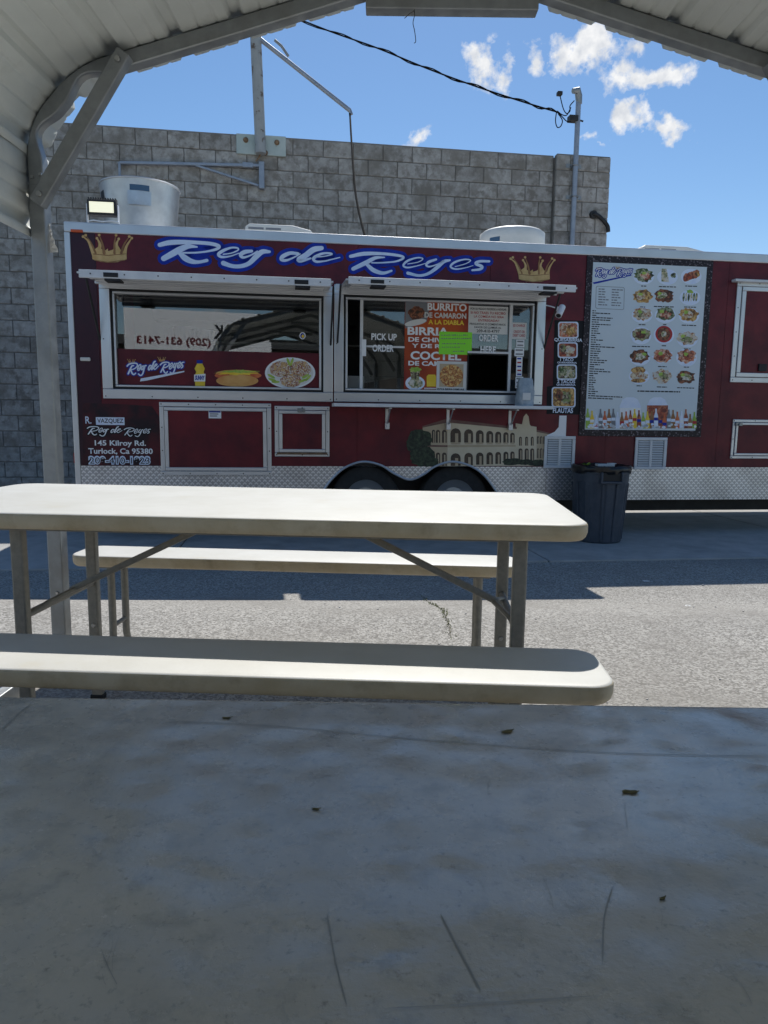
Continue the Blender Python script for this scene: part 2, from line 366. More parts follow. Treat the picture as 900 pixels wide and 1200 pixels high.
def catmull(pts, n=6):
    pts = [Vector(p) for p in pts]; out = []
    P = [pts[0] * 2 - pts[1]] + pts + [pts[-1] * 2 - pts[-2]]
    for i in range(1, len(P) - 2):
        for k in range(n):
            t = k / n; a, b, c, d = P[i - 1], P[i], P[i + 1], P[i + 2]
            out.append(.5 * ((2 * b) + (c - a) * t + (2 * a - 5 * b + 4 * c - d) * t * t + (3 * b - a - 3 * c + d) * t ** 3))
    out.append(pts[-1]); return out

# ------------------------------------------------------------------ setting: ground
def gz(y): 
    t = min(1, max(0, (y - 3.35) / 1.2)); return -.16 * t * t * (3 - 2 * t)
b = MB()
ys = [-120, -40, -12, -5, -2, 0, 1, 2, 3] + [3.35 + .1 * i for i in range(13)] + [5, 6, 8, 12, 20, 45, 120, 300]
xs = [-200, -60, -20, -8, -4, -2, 0, 2, 4, 8, 20, 60, 200]
for yy in ys:
    for xx in xs: b.v.append((xx, yy, gz(yy)))
for j in range(len(ys) - 1):
    for i in range(len(xs) - 1):
        k = j * len(xs) + i; b.f.append((k, k + 1, k + 1 + len(xs), k + len(xs))); b.m.append(0)
tag(b.build('ground', 'asphalt', smooth=True), kind='structure')

# trailer frame: local x along the serving side, local y away from the camera, z up
YAW = math.atan(.1385); TZ = -.16
TE = Vector((math.cos(YAW), math.sin(YAW), 0)); TN = Vector((-math.sin(YAW), math.cos(YAW), 0))
TP0 = Vector((0, 6.65, 0))
_o = on_plane(84, 420, TP0, TN); TORG = Vector((_o.x, _o.y, TZ))
def T(px, py, dy=0.0):
    p = on_plane(px, py, TORG + TN * dy, TN) - TORG
    return p.dot(TE), p.z
def TR(x0, y0, x1, y1, dy=0.0):
    ym, xm = (y0 + y1) / 2, (x0 + x1) / 2
    return T(x0, ym, dy)[0], T(x1, ym, dy)[0], T(xm, y1, dy)[1], T(xm, y0, dy)[1]
def TW(u, y, z): return TORG + TE * u + TN * y + Vector((0, 0, z))

# concrete apron of slabs under the trailer
ap = empty('concrete_apron', TW(0, 0, 0), YAW); ap['kind'] = 'structure'
_e = on_plane(700, 658, (0, 0, -.16), Vector((0, 0, 1))) - TORG; EDGE = _e.dot(TN)
_j = on_plane(640, 657, (0, 0, -.16), Vector((0, 0, 1))) - TORG; JU = _j.dot(TE)
b = MB(); b.box(-14, 26, EDGE + .01, 3.40, -.05, .004); o = b.build('slab_bed', 'crack', ap)
k = 0
for iy, (y0, y1) in enumerate(((EDGE, EDGE + 2.35), (EDGE + 2.365, 3.4))):
    for ix in range(-4, 7):
        u0 = JU + ix * 3.0; b = MB(); b.box(u0 + .006, u0 + 2.994, y0, y1, -.04, .014)
        b.build('slab', 'concrete', ap, bevel=.008)
        k += 1
# crack with weeds in the asphalt, running out from the tables
random.seed(3)
cw = MB(); gp = []
for i, (px, py) in enumerate([(496, 688), (505, 704), (512, 716), (518, 728), (521, 740), (525, 752), (528, 770)]):
    for it in range(3):
        p = on_plane(px, py, (0, 0, -.09), Vector((0, 0, 1))); gp.append(Vector((p.x, p.y, gz(p.y) + .004))); break
pts = catmull(gp, 6)
for i in range(len(pts) - 1):
    a, c = pts[i], pts[i + 1]; wdt = .0012 + .0015 * random.random(); j1 = Vector((random.uniform(-.01, .01), 0, 0))
    cw.poly([a + Vector((-wdt, 0, 0)), a + Vector((wdt, 0, 0)), c + Vector((wdt, 0, 0)), c + Vector((-wdt, 0, 0))])
tag(cw.build('ground_crack', 'crack'), kind='structure')
wd = MB()
for i in range(200):
    a = random.choice(pts) + Vector((random.gauss(0, .010), random.uniform(-.03, .03), 0)); a.z = gz(a.y)
    if random.random() < .25: continue
    h = random.uniform(.006, .018); an = random.uniform(0, 6.28); d = Vector((math.cos(an), math.sin(an), 0))
    s_ = Vector((-d.y, d.x, 0)) * .003
    wd.poly([a - s_, a + s_, a + d * h * .8 + Vector((0, 0, h))])
tag(wd.build('crack_weeds', 'weed'), 'thin green weeds growing along the crack in the asphalt', 'weeds', kind='stuff')
# pebbles and bits of litter scattered on the asphalt
pb = MB()
for i in range(110):
    y = random.uniform(2.0, 5.2); x = random.uniform(-1.6, 3.2); r = random.uniform(.002, .006) * (1 if random.random() < .9 else 1.8)
    z = gz(y)
    pb.lathe([(0.0, -.001), (r, .001), (r * .8, r * .8), (0.0, r)], (x, y, z), 6)
tag(pb.build('pebbles', 'pebble'), 'small pale pebbles scattered over the asphalt', 'pebbles', kind='stuff')
for (px, py, s_, lab) in ((757, 682, .028, 'white crumpled paper scrap at the shadow edge'), (587, 773, .024, 'flat white paper scrap on the sunlit asphalt near bench'),
                          (806, 711, .022, 'pale flat litter flake on the sunlit asphalt')):
    p = on_plane(px, py, (0, 0, -.09), Vector((0, 0, 1))); z = gz(p.y); p = on_plane(px, py, (0, 0, z), Vector((0, 0, 1)))
    q = MB(); pp = [(math.cos(a) * s_ * random.uniform(.5, 1.1), math.sin(a) * s_ * random.uniform(.4, .8), random.uniform(.003, .014)) for a in [i * 6.283 / 7 for i in range(7)]]
    for i in range(7): q.poly([(0, 0, .012), pp[i], pp[(i + 1) % 7]])
    for i in range(7): q.poly([(0, 0, .0), (pp[(i + 1) % 7][0] * .6, pp[(i + 1) % 7][1] * .6, .0), (pp[i][0] * .6, pp[i][1] * .6, .0)])
    o = q.build('paper_scrap', 'paper'); o.location = (p.x, p.y, z); tag(o, lab, 'litter')

# ------------------------------------------------------------------ block building behind
WN = Vector((-math.sin(math.atan(.146)), math.cos(math.atan(.146)), 0)); WE = Vector((WN.y, -WN.x, 0)); WP = Vector((0, 10.1, 0))
_w = on_plane(712, 188, WP, WN); WTOP = _w.z; WORG = Vector((_w.x, _w.y, -.16)); WH = WTOP + .16
bld = empty('block_building', WORG, math.atan(.146), 'weathered grey concrete block building rising behind the food trailer', 'building')
def W(px, py, dy=0.0):
    p = on_plane(px, py, WORG + WN * dy, WN) - WORG; return p.dot(WE), p.z
PIL0 = W(647, 230)[0]; WL = -22.0
b = MB(); b.box(WL, -.012, -.001, 7.0, 0, WH - .01); b.build('wall', 'mortar', bld)
b = MB(); b.box(PIL0 + .012, -.01, -.101, -.0012, 0, WH + .01); b.build('pilaster_core', 'mortar', bld)
b = MB(); b.box(WL, PIL0 - .004, -.008, .30, WH - .008, WH + .012); b.build('coping', 'coping', bld, bevel=.004)
BWD, BHT = .40, .203
def block_mesh(wd):
    q = MB(); j = .0045
    q.box(-wd / 2 + j, wd / 2 - j, -.014, .03, j, BHT - j)
    bm = bmesh.new(); me = bpy.data.meshes.new('block')
    for v in q.v: bm.verts.new(v)
    bm.verts.ensure_lookup_table()
    for f in q.f: bm.faces.new([bm.verts[i] for i in f])
    bmesh.ops.bevel(bm, geom=list(bm.edges), offset=.006, segments=1, affect='EDGES')
    bm.to_mesh(me); bm.free(); me.materials.append(M['block']); return me
BM = {}
rest = MB(); nb = 0; random.seed(11)
rows = int(WH / BHT) + 1
def put_block(u0, u1, zt, dy, force=None):
    global nb
    wd = u1 - u0
    if wd < .05: return
    c = WORG + WE * ((u0 + u1) / 2) + WN * dy + Vector((0, 0, zt + BHT / 2)); px, py = project(c)
    top = 262 + (px - 77) * .0490
    vis = -24 < px < 730 and ((py < top + 9 and px > 25) or (px < 82 and py < 600)) and py > 120
    if px < 36 and py < 285 - (36 - px) * .5: vis = False
    if vis and nb < 300:
        k_ = round(wd, 3)
        if k_ not in BM: BM[k_] = block_mesh(wd)
        o = bpy.data.objects.new('block', BM[k_]); COL.objects.link(o); o.parent = bld
        o.location = ((u0 + u1) / 2, dy + random.uniform(-.002, .002), zt); nb += 1
    elif zt > -.05:
        j = .0045; rest.box(u0 + j, u1 - j, dy - .013, dy + .03, max(0, zt + j), zt + BHT - j)
for r_ in range(rows):
    zt = WH - (r_ + 1) * BHT
    if zt < -.12: break
    u = PIL0; first = True
    while u > -13:
        wd = (BWD / 2 if (r_ % 2 and first) else BWD); first = False
        put_block(u - wd, u, zt, 0.0); u -= wd
    pw = -PIL0; cut = (pw * .36, pw * .36) if r_ % 2 else (pw * .52, pw * .0)
    u = PIL0
    sizes = [pw * .5, pw * .5] if r_ % 2 else [pw * .26, pw * .5, pw * .24]
    for s_ in sizes:
        put_block(u, u + s_, zt, -.10); u += s_
if rest.v: tag(rest.build('block_courses', 'block', bld), kind='stuff')

# ------------------------------------------------------------------ carport
YB = 2.78
cp = empty('carport', (0, 0, 0), 0, 'galvanised steel tube carport roofed with ribbed white metal sheets', 'carport')
def C(px, py, y=YB): p = at_depth(px, py, y); return p.x, p.z
xl = (C(38.7, 282)[0] + C(57.3, 562)[0]) / 2          # outer face of the left post
pk = C(534, -52); XC = pk[0]; ZP = pk[1]; HW = XC - xl
SL = .285
ZE = ZP - SL * HW
print('carport', xl, XC, ZP, HW, ZE)
TB = .0535
# outline of the bow's outer edge from left foot to peak: leg, two soft bends, rafter
def outline():
    """points (x,z,crimp) of the left half outer edge: post, crimped bend, short diagonal, crimped bend, rafter"""
    A_ = Vector((xl, C(36, 150)[1])); xb = C(91, 70)[0]; B_ = Vector((xb, ZE + SL * (xb - xl)))
    d1, d2, d3 = Vector((0, 1)), (B_ - A_).normalized(), Vector((1, SL)).normalized(); pts = [(xl, 0.0, 0), (xl, A_.y - .40, 0), (xl, A_.y - .2, 0)]
    def corner(P, da, db, rl):
        n = 12
        for i in range(n + 1):
            t = i / n; p = (P - da * rl) * (1 - t) ** 2 + P * (2 * t * (1 - t)) + (P + db * rl) * t * t
            cr = max(0, 1 - abs(t - .5) / .5); cr = cr * cr * (3 - 2 * cr); pts.append((p.x, p.y, cr))
    rl = (B_ - A_).length * .42
    corner(A_, d1, d2, rl); m_ = (A_ + B_) / 2; pts.append((m_.x, m_.y, 0)); corner(B_, d2, d3, rl)
    pts.append((xl + HW * .5, ZE + SL * HW * .5, 0)); pts.append((XC, ZP, 0))
    return pts, A_.y - .16
OUT, ZJ = outline()
def bow(y, name='bow'):
    grp = MB()
    for sgn in (1, -1):
        P = OUT; n = len(P); rings = []
        for i, (x, z, cr) in enumerate(P):
            a = P[max(0, i - 1)]; c = P[min(n - 1, i + 1)]
            t = Vector((c[0] - a[0], 0, c[1] - a[1])).normalized()
            if i == n - 1: t = Vector((1, 0, SL)).normalized()
            nin = Vector((t.z, 0, -t.x))                     # inward
            o_ = Vector((x, 0, z)); inn = TB - .030 * cr
            wy = TB / 2; pinch = .30 * cr
            mid = o_ + nin * (inn * .55)
            sec = [o_ + Vector((0, -wy, 0)), o_ + Vector((0, wy, 0)), mid + Vector((0, wy, 0)), o_ + nin * inn + Vector((0, wy * (1 - pinch * .3), 0)), o_ + nin * (inn - .012 * cr),
                   o_ + nin * inn + Vector((0, -wy * (1 - pinch * .3), 0)), mid + Vector((0, -wy, 0))]
            if i == n - 1:
                for q in sec: q.x = XC - .0005 if True else q.x
            st = len(grp.v); rings.append(st)
            for q in sec: grp.v.append((q.x if sgn > 0 else 2 * XC - q.x, q.y + y, q.z))
        k = 7
        for i in range(n - 1):
            for j in range(k):
                q = (rings[i] + j, rings[i] + (j + 1) % k, rings[i + 1] + (j + 1) % k, rings[i + 1] + j)
                grp.f.append(q if sgn > 0 else q[::-1]); grp.m.append(0)
    o = grp.build(name, 'galv', cp, smooth=True, bevel=.004, seg=1, angle=32)
    return o
zj = C(50, 217)[1]
cl = C(432, 12.5); cr_ = C(626, 18)
ZC = (cl[1] + cr_[1]) / 2
for i, y in enumerate((YB, YB - 1.52, YB - 3.04, YB - 4.56)):
    bow(y)
    b = MB(); zz = ZC
    x0 = xl + (zz + TB - ZE) / SL; b.box(cl[0] - .01, cr_[0] + .01, y - .029, y + .029, zz, zz + TB * .95)
    b.build('collar_tie', 'galv', cp, bevel=.004)
    for sgn in (1, -1):
        # knee brace bolted to the camera face of the bow
        p = C(57, 236); q = C(148, 80)
        P = Vector((p[0], y - TB / 2 - .026, p[1])); Q = Vector((q[0], y - TB / 2 - .026, q[1]))
        d = (Q - P).normalized(); P -= d * .03; Q += d * .03
        if sgn < 0: P.x = 2 * XC - P.x - .045; Q.x = 2 * XC - Q.x - .045
        b = MB(); b.bar(P, Q, .052, .048); br = b.build('knee_brace', 'galv', cp, bevel=.004)
        for e in (P + (Q - P).normalized() * .035, Q - (Q - P).normalized() * .035):
            b = MB(); b.lathe([(0, -.008), (.009, -.008), (.011, -.003), (.011, .0)], (e.x, y - TB / 2 - .051, e.z), 12, axis='y')
            b.build('bolt', 'bolt', br, smooth=True)
        # sleeve where the bow slips over the post
        b = MB(); xs_ = xl if sgn > 0 else 2 * XC - xl - TB
        b.box(xs_ - .002, xs_ + TB + .002, y - TB / 2 - .002, y + TB / 2 + .002, gz(y) , zj - .004)
        po = b.build('post', 'galv', cp, bevel=.005)
        b = MB(); b.box(xs_ - .04, xs_ + TB + .04, y - .06, y + .06, gz(y) - .01, gz(y) + .008); b.build('base_plate', 'galv', po, bevel=.002)
        for (ex, ez) in ((xs_ + .016, zj + .02), (xs_ + .046, zj + .03), (xs_ + .03, zj - .04), (xs_ + .03, .28)):
            b = MB(); b.lathe([(0, -.006), (.0055, -.006), (.007, -.001), (.007, 0)], (ex, y - TB / 2 - (.0 if ez > zj else .002), ez), 10, axis='y')
            b.build('screw', 'bolt', po, smooth=True)
# base rails
for sgn in (1, -1):
    xs_ = xl + .001 if sgn > 0 else 2 * XC - xl - TB
    b = MB(); b.box(xs_ + .003, xs_ + TB - .003, YB - 4.53, YB - .032, -.008, .05); b.build('base_rail', 'galv', cp, bevel=.004)
# ribbed sheets
FRONT = YB + .145; BACK = YB - 4.9
def sheet(path, name, inward, front=FRONT, back=BACK):
    """path: list of (x,z); ribs every .229 m along the path, raised away from the frame"""
    segs = [0.0]
    for i in range(1, len(path)): segs.append(segs[-1] + (Vector(path[i]) - Vector(path[i - 1])).length)
    def at(s):
        s = min(max(s, 0), segs[-1])
        for i in range(1, len(path)):
            if s <= segs[i] + 1e-9:
                t = (s - segs[i - 1]) / max(1e-9, segs[i] - segs[i - 1]); a, c = Vector(path[i - 1]), Vector(path[i])
                d = (c - a).normalized(); return a.lerp(c, t), Vector((d.y, -d.x)) * inward
    tot = segs[-1]; prof = []; pitch = .229; s0 = .06
    k = 0; keys = [(0.0, 0.0)]
    while s0 + k * pitch < tot - .05:
        c = s0 + k * pitch
        for (ds, h) in ((-.030, 0), (-.015, .020), (.015, .020), (.030, 0), (.082, 0), (.088, .0035), (.094, .0035), (.100, 0), (.146, 0), (.152, .0035), (.158, .0035), (.164, 0)):
            if c + ds < tot: keys.append((c + ds, h))
        k += 1
    keys.append((tot, 0.0))
    keys2 = []
    for i in range(len(keys)):
        keys2.append(keys[i])
        if i + 1 < len(keys) and keys[i + 1][0] - keys[i][0] > .03:
            keys2.append(((keys[i][0] + keys[i + 1][0]) / 2, (keys[i][1] + keys[i + 1][1]) / 2))
    b = MB(); nn = len(keys2); yy = (front, front - .6, back)
    for y in yy:
        for (s, h) in keys2:
            p, nn_ = at(s); q = p - nn_ * h; b.v.append((q.x, y, q.y))
    for j in range(len(yy) - 1):
        for i in range(nn - 1):
            a = j * nn + i; b.f.append((a, a + 1, a + 1 + nn, a + nn)); b.m.append(0)
    o = b.build(name, 'sheet', cp, smooth=True, angle=20)
    so_ = o.modifiers.new('thick', 'SOLIDIFY'); so_.thickness = .0012; so_.offset = 0
    return o
g = .002
roofL = []
for (x, z, c_) in OUT:
    if z > ZJ + .05: roofL.append((x, z))
# offset the sheets outward by g
def offs(path):
    r = []
    for i, p in enumerate(path):
        a = Vector(path[max(0, i - 1)]); c = Vector(path[min(len(path) - 1, i + 1)]); d = (c - a).normalized()
        n_ = Vector((-d.y, d.x)); r.append(tuple(Vector(p) + n_ * g))
    return r
rl = offs(roofL); rl[-1] = (XC, rl[-1][1])
sheet(rl, 'roof_sheet', 1)
rr_ = [(2 * XC - x, z) for (x, z) in rl]
sheet(rr_, 'roof_sheet', -1)
zs = C(38, 279)[1]
side = [(xl - g - .004, zs), (xl - g - .004, ZJ - .06), (xl - g - .004, ZJ + .09)]
sheet(side, 'side_sheet', 1, front=YB + .02)
sheet([(2 * XC - x, z) for x, z in side], 'side_sheet', -1, front=YB + .02)
b = MB()      # ridge cap
for y0, y1 in ((BACK, FRONT),):
    for sgn in (1, -1):
        b.poly([(XC, y0, ZP + .034), (XC, y1, ZP + .034), (XC + sgn * .18, y1, ZP + .028 - .18 * SL), (XC + sgn * .18, y0, ZP + .028 - .18 * SL)])
o = b.build('ridge_cap', 'sheet', cp); o.modifiers.new('thick', 'SOLIDIFY').thickness = .0015
# torn strip of plastic hanging off the left post, thin wire tail on the collar tie
b = MB(); base = Vector((xl + TB + .003, YB, 0))
zt = C(68, 262)[1]; zb = C(74, 296)[1]
seg = 7
for i in range(seg):
    z0 = zt + (zb - zt) * i / seg; z1 = zt + (zb - zt) * (i + 1) / seg; w0 = .004 + .028 * (i / seg) ** 1.5; w1 = .004 + .028 * ((i + 1) / seg) ** 1.5
    oy = .006 * (-1) ** i; ox = .003 * (-1) ** i
    b.poly([base + Vector((ox * 0, 0, z0)), base + Vector((w0, oy, z0)), base + Vector((w1, -oy, z1)), base + Vector((0, 0, z1))])
    b.poly([base + Vector((0, .001, z1)), base + Vector((w1, -oy + .001, z1)), base + Vector((w0, oy + .001, z0)), base + Vector((0, .001, z0))])
tag(b.build('plastic_strip', 'paper'), 'torn white plastic strip stuck to the galvanised carport post', 'plastic strip')
p = C(485, 12); z0 = ZC + .0
b = MB(); x = p[0]
pts_ = [(x, YB - .02, z0 + .002), (x + .002, YB - .022, z0 - .02), (x - .003, YB - .02, z0 - .045), (x + .003, YB - .02, z0 - .07), (x + .008, YB - .02, z0 - .105), (x + .002, YB - .02, z0 - .112)]
b.tube(catmull(pts_, 4), .0014, 6)
b.tube([(x, YB - .02, z0 - .004), (x - .02, YB - .02, z0 - .018), (x - .034, YB - .02, z0 - .03)], .0012, 6)
tag(b.build('wire_tail', 'black'), 'short loose black wire dangling from the carport collar tie', 'wire')

# ------------------------------------------------------------------ folding tables and benches
def slab(lx, ly, th, rad, edge_r, name, mats, parent, z, sag=None):
    """rounded rectangle slab, top at z; rolled upper edge; grid inside for gentle waves"""
    b = MB()
    def loop(ins, zz):
        pts = []
        hx, hy, r = lx / 2 - ins, ly / 2 - ins, max(.004, rad - ins)
        for (cx, cy, a0) in ((hx - r, hy - r, 0), (-hx + r, hy - r, 90), (-hx + r, -hy + r, 180), (hx - r, -hy + r, 270)):
            for i in range(9):
                a = R(a0 + i * 11.25); pts.append((cx + r * math.cos(a), cy + r * math.sin(a), zz))
        return pts
    levels = []
    for i in range(5):
        a = R(90 * i / 4); levels.append((edge_r * (1 - math.sin(a)), z - edge_r * (1 - math.cos(a))))
    levels += [(0.0, z - th * .6), (.004, z - th + .006), (.010, z - th)]
    rings = []
    for ins, zz in levels:
        rings.append(len(b.v)); b.v += loop(ins, zz)
    n = 36
    for j in range(len(rings) - 1):
        for i in range(n):
            i2 = (i + 1) % n; b.f.append((rings[j] + i, rings[j + 1] + i, rings[j + 1] + i2, rings[j] + i2)); b.m.append(0 if j < 2 else 1)
    b.f.append(tuple(rings[0] + i for i in range(n))); b.m.append(0)
    b.f.append(tuple(rings[-1] + i for i in reversed(range(n)))); b.m.append(1)
    return b.build(name, mats, parent, smooth=True, angle=50)
def table(name, loc, rz, label, mats, lx=1.83, ly=.76, h=.74, xleg=.70, ox=0.0):
    t = empty(name, loc, rz, label, 'table'); th = .043
    slab(lx, ly, th, .075, .010, 'tabletop', mats, t, h)
    zb = h - th
    b = MB()
    for s in (1, -1):
        b = MB(); b.box(-lx / 2 + .16, lx / 2 - .16, s * (ly / 2 - .10) - .012, s * (ly / 2 - .10) + .012, zb - .018, zb - .001); b.build('rail', 'leg', t, bevel=.003)
    for sx in (1, -1):
        X = sx * xleg + ox
        for sy in (1, -1):
            b = MB(); b.box(X - .019, X + .019, sy * (ly / 2 - .155) - .014, sy * (ly / 2 - .155) + .014, 0.0, zb - .004)
            lg = b.build('leg', 'leg', t, bevel=.006)
            b = MB(); b.box(X - .022, X + .022, sy * (ly / 2 - .155) - .017, sy * (ly / 2 - .155) + .017, -.001, .02); b.build('foot_cap', 'gasket', lg, bevel=.003)
            b = MB(); b.lathe([(0, -.004), (.006, -.004), (.008, 0)], (X, sy * (ly / 2 - .155) - .0142, .27), 10, axis='y'); b.build('rivet', 'bolt', lg, smooth=True)
        b = MB(); b.tube([(X, -(ly / 2 - .165), .42), (X, ly / 2 - .165, .42)], .011, 10); b.build('cross_tube', 'leg', t, smooth=True)
        b = MB(); b.tube([(X, -(ly / 2 - .165), zb - .02), (X, ly / 2 - .165, zb - .02)], .010, 10); b.build('cross_tube', 'leg', t, smooth=True)
        b = MB(); b.bar((X - sx * .03, 0, .445), (ox + sx * .17, 0, zb - .012), .020, .020, mi=0); br = b.build('brace', 'leg', t, bevel=.006)
        b = MB()
        for sy in (1, -1): b.tube([(X - sx * .05, 0, .452), (X - sx * .01, sy * .10, .43), (X, sy * .13, .42)], .008, 8)
        b.build('brace_fork', 'leg', br, smooth=True)
        b = MB(); b.box(X - .05, X + .16 if sx > 0 else X + .05, -.13, .13, zb - .012, zb - .0015) if sx > 0 else b.box(X - .16, X + .05, -.13, .13, zb - .012, zb - .0015)
        b.build('mount_plate', 'leg', t, bevel=.002)
    return t
def bench(name, loc, rz, label, lx=1.83, ly=.245, h=.450, xleg=.68, mats=('plastic', 'plastic_edge')):
    t = empty(name, loc, rz, label, 'bench', 'folding benches beside the sunlit table'); th = .044
    slab(lx, ly, th, .06, .010, 'seat', mats, t, h)
    zb = h - th
    for sx in (1, -1):
        for sy in (1, -1):
            X = sx * xleg; y = sy * (ly / 2 - .05)
            b = MB(); b.tube(catmull([(X, y, zb + .002), (X, y, .20), (X, y, .10), (X - sx * .012, y + sy * .006, .05), (X - sx * .035, y + sy * .012, .008)], 4), .0145, 12)
            b.build('leg', 'leg', t, smooth=True)
        b = MB(); b.tube([(X, -(ly / 2 - .05), zb - .02), (X, ly / 2 - .05, zb - .02)], .009, 8); b.build('cross_tube', 'leg', t, smooth=True); b = MB(); b.tube([(X, -(ly / 2 - .05), .16), (X, ly / 2 - .05, .16)], .009, 8)
        b.build('cross_tube', 'leg', t, smooth=True)
        b = MB(); b.box(X - .04, X + .04, -.08, .08, zb - .010, zb - .001); b.build('mount_plate', 'leg', t, bevel=.002)
    return t
def on_z(px, py, z): return on_plane(px, py, (0, 0, z), Vector((0, 0, 1)))
# sunlit table: from the right end's corners and the far edge
TH = .74
n_r = on_z(690, 616, TH); f_r = on_z(632, 577.5, TH); f_l = on_z(33, 563.5, TH)
print('table', n_r, f_r, f_l, (f_r - f_l).length, (n_r - f_r).length)
LX = (f_r - f_l).length; LY = (n_r - f_r).length
ex = (on_z(600, 614, TH) - on_z(0, 600.7, TH)).normalized(); rz1 = math.atan2(ex.y, ex.x)
LX = min(max(LX, 1.75), 1.95); LY = min(max(LY, .72), .82)
ey = Vector((-ex.y, ex.x, 0))
c1 = (n_r + f_r) / 2 - ex * (LX / 2 - .018); 
table1 = table('folding_table', (c1.x, c1.y, 0), rz1, 'sunlit white plastic folding table with a tan weathered edge between two benches', ('plastic', 'plastic_edge'), LX, LY, TH, LX / 2 - .24, .085)
BH = .450
a = on_z(718, 806, BH); c = on_z(0, 784, BH); d = (a - c).normalized(); rz = math.atan2(d.y, d.x); e = Vector((-d.y, d.x, 0))
f_ = on_z(660, 759, BH); wdt = (f_ - a).dot(e); print('bench near', a, c, wdt)
wdt = min(max(wdt, .22), .28)
cc = a - d * .898 + e * (wdt / 2)
bench('folding_bench', (cc.x, cc.y, 0), rz, 'white folding bench half shaded by the tabletop, on the near side of the table', ly=wdt)
a = on_z(588, 664, BH); c = on_z(86, 651, BH); d = (a - c).normalized(); rz = math.atan2(d.y, d.x); e = Vector((-d.y, d.x, 0))
f_ = on_z(560, 650.5, BH); wd2 = (f_ - a).dot(e); ln = (a - c).length; print('bench far', a, c, wd2, ln)
wd2 = min(max(wd2, .22), .28); cc = (a + c) / 2 + e * (wd2 / 2)
ln += .10; cc = cc + d * .022
bench('folding_bench', (cc.x, cc.y, 0), rz, 'sunlit white folding bench on the far side of the table, facing the food trailer', lx=ln, ly=wd2, xleg=ln / 2 - .15)
# the table in the carport's shade that fills the foreground
a = on_z(0, 813, TH); c = on_z(900, 825.5, TH); d = (c - a).normalized(); e = Vector((-d.y, d.x, 0)); rz = math.atan2(d.y, d.x)
mid = (a + c) / 2 - e * .38 + d * .02; print('near table', a, c)
table('folding_table', (mid.x, mid.y, 0), rz, 'scuffed grey-white plastic table top in the carport shade, dotted with leaf bits', ('plastic_old', 'plastic_old'), 1.83, .76, TH, .68)
NT = [o for o in COL.objects if o.type == 'EMPTY' and o.name.startswith('folding_table')][-1]
inv = Matrix.Translation(NT.location) @ Matrix.Rotation(rz, 4, 'Z'); inv = inv.inverted()
def on_table(px, py): p = inv @ on_z(px, py, TH); return Vector((p.x, p.y, TH + .0006))
def scuff(pts, w0, mat='scuff'):
    P = catmull([on_table(*q) for q in pts], 5); b = MB()
    for i in range(len(P) - 1):
        t = (P[i + 1] - P[i]).normalized(); s_ = Vector((-t.y, t.x, 0))
        wa = w0 * (1 if 0 < i else .3); wb = w0 * (.3 if i == len(P) - 2 else 1)
        b.poly([P[i] - s_ * wa, P[i] + s_ * wa, P[i + 1] + s_ * wb, P[i + 1] - s_ * wb])
    b.build('scuff_mark', mat, NT)
scuff([(190, 845), (330, 852), (480, 866), (700, 882), (899, 887)], .0004)
scuff([(383, 1072), (390, 1110), (396, 1140), (406, 1178)], .0003)
scuff([(516, 1072), (535, 1108), (552, 1140), (563, 1162)], .00045)
scuff([(718, 1040), (708, 1075), (706, 1130)], .0003)
scuff([(450, 1183), (560, 1177), (700, 1168)], .0002)
scuff([(0, 858), (20, 838), (38, 824)], .0005)
random.seed(31); sb_ = MB()
for k_ in range(22):
    x, y = random.uniform(10, 890), random.uniform(835, 1190); an = random.gauss(1.2, .6); ln_ = random.uniform(10, 60) * (y - 600) / 500
    p_, q_ = on_table(x, y), on_table(x + math.cos(an) * ln_, min(1198, y + math.sin(an) * ln_)); m_ = (p_ + q_) / 2 + Vector((random.uniform(-.0015, .0015), random.uniform(-.0015, .0015), 0))
    P_ = catmull([p_, m_, q_], 4); w_ = random.uniform(.00006, .00014)
    for i in range(len(P_) - 1):
        t_ = (P_[i + 1] - P_[i]).normalized(); s_ = Vector((-t_.y, t_.x, 0)) * w_; sb_.poly([P_[i] - s_, P_[i] + s_, P_[i + 1] + s_, P_[i + 1] - s_])
sb_.build('fine_scratches', 'scuff', NT)['kind'] = 'stuff'
random.seed(44)
for (px, py, s_, lab) in ((266, 842, .0042, 'small dark leaf stem lying on the shaded table near its edge'), (737, 929, .0058, 'curled dry green leaf bit on the shaded table'),
                          (594, 858, .006, 'flat brown leaf fragment on the shaded table'), (370, 949, .0028, 'tiny olive leaf crumb on the shaded table'),
                          (776, 1054, .0022, 'round brown seed on the shaded table')):
    p = on_z(px, py, TH); q = MB(); an = random.uniform(-.3, .3) + .2; n = 10; ring = []
    for i in range(n):
        a_ = 6.283 * i / n; rx = s_ * (1 + .25 * random.uniform(-1, 1)); ry = s_ * .42 * (1 + .35 * random.uniform(-1, 1))
        ring.append(Vector((math.cos(a_) * rx, math.sin(a_) * ry, .0004 + .0007 * abs(math.cos(a_)))))
    for i in range(n): q.poly([(0, 0, .0012), ring[i], ring[(i + 1) % n]])
    q.poly([(v.x * .9, v.y * .9, 0) for v in reversed(ring)])
    q.tube([(s_ * .8, 0, .001), (s_ * 1.25, s_ * .15, .001)], .0003, 5)
    o = q.build('leaf_bit', 'leaf'); o.location = (p.x, p.y, TH + .0002); o.rotation_euler.z = an; tag(o, lab, 'leaf')
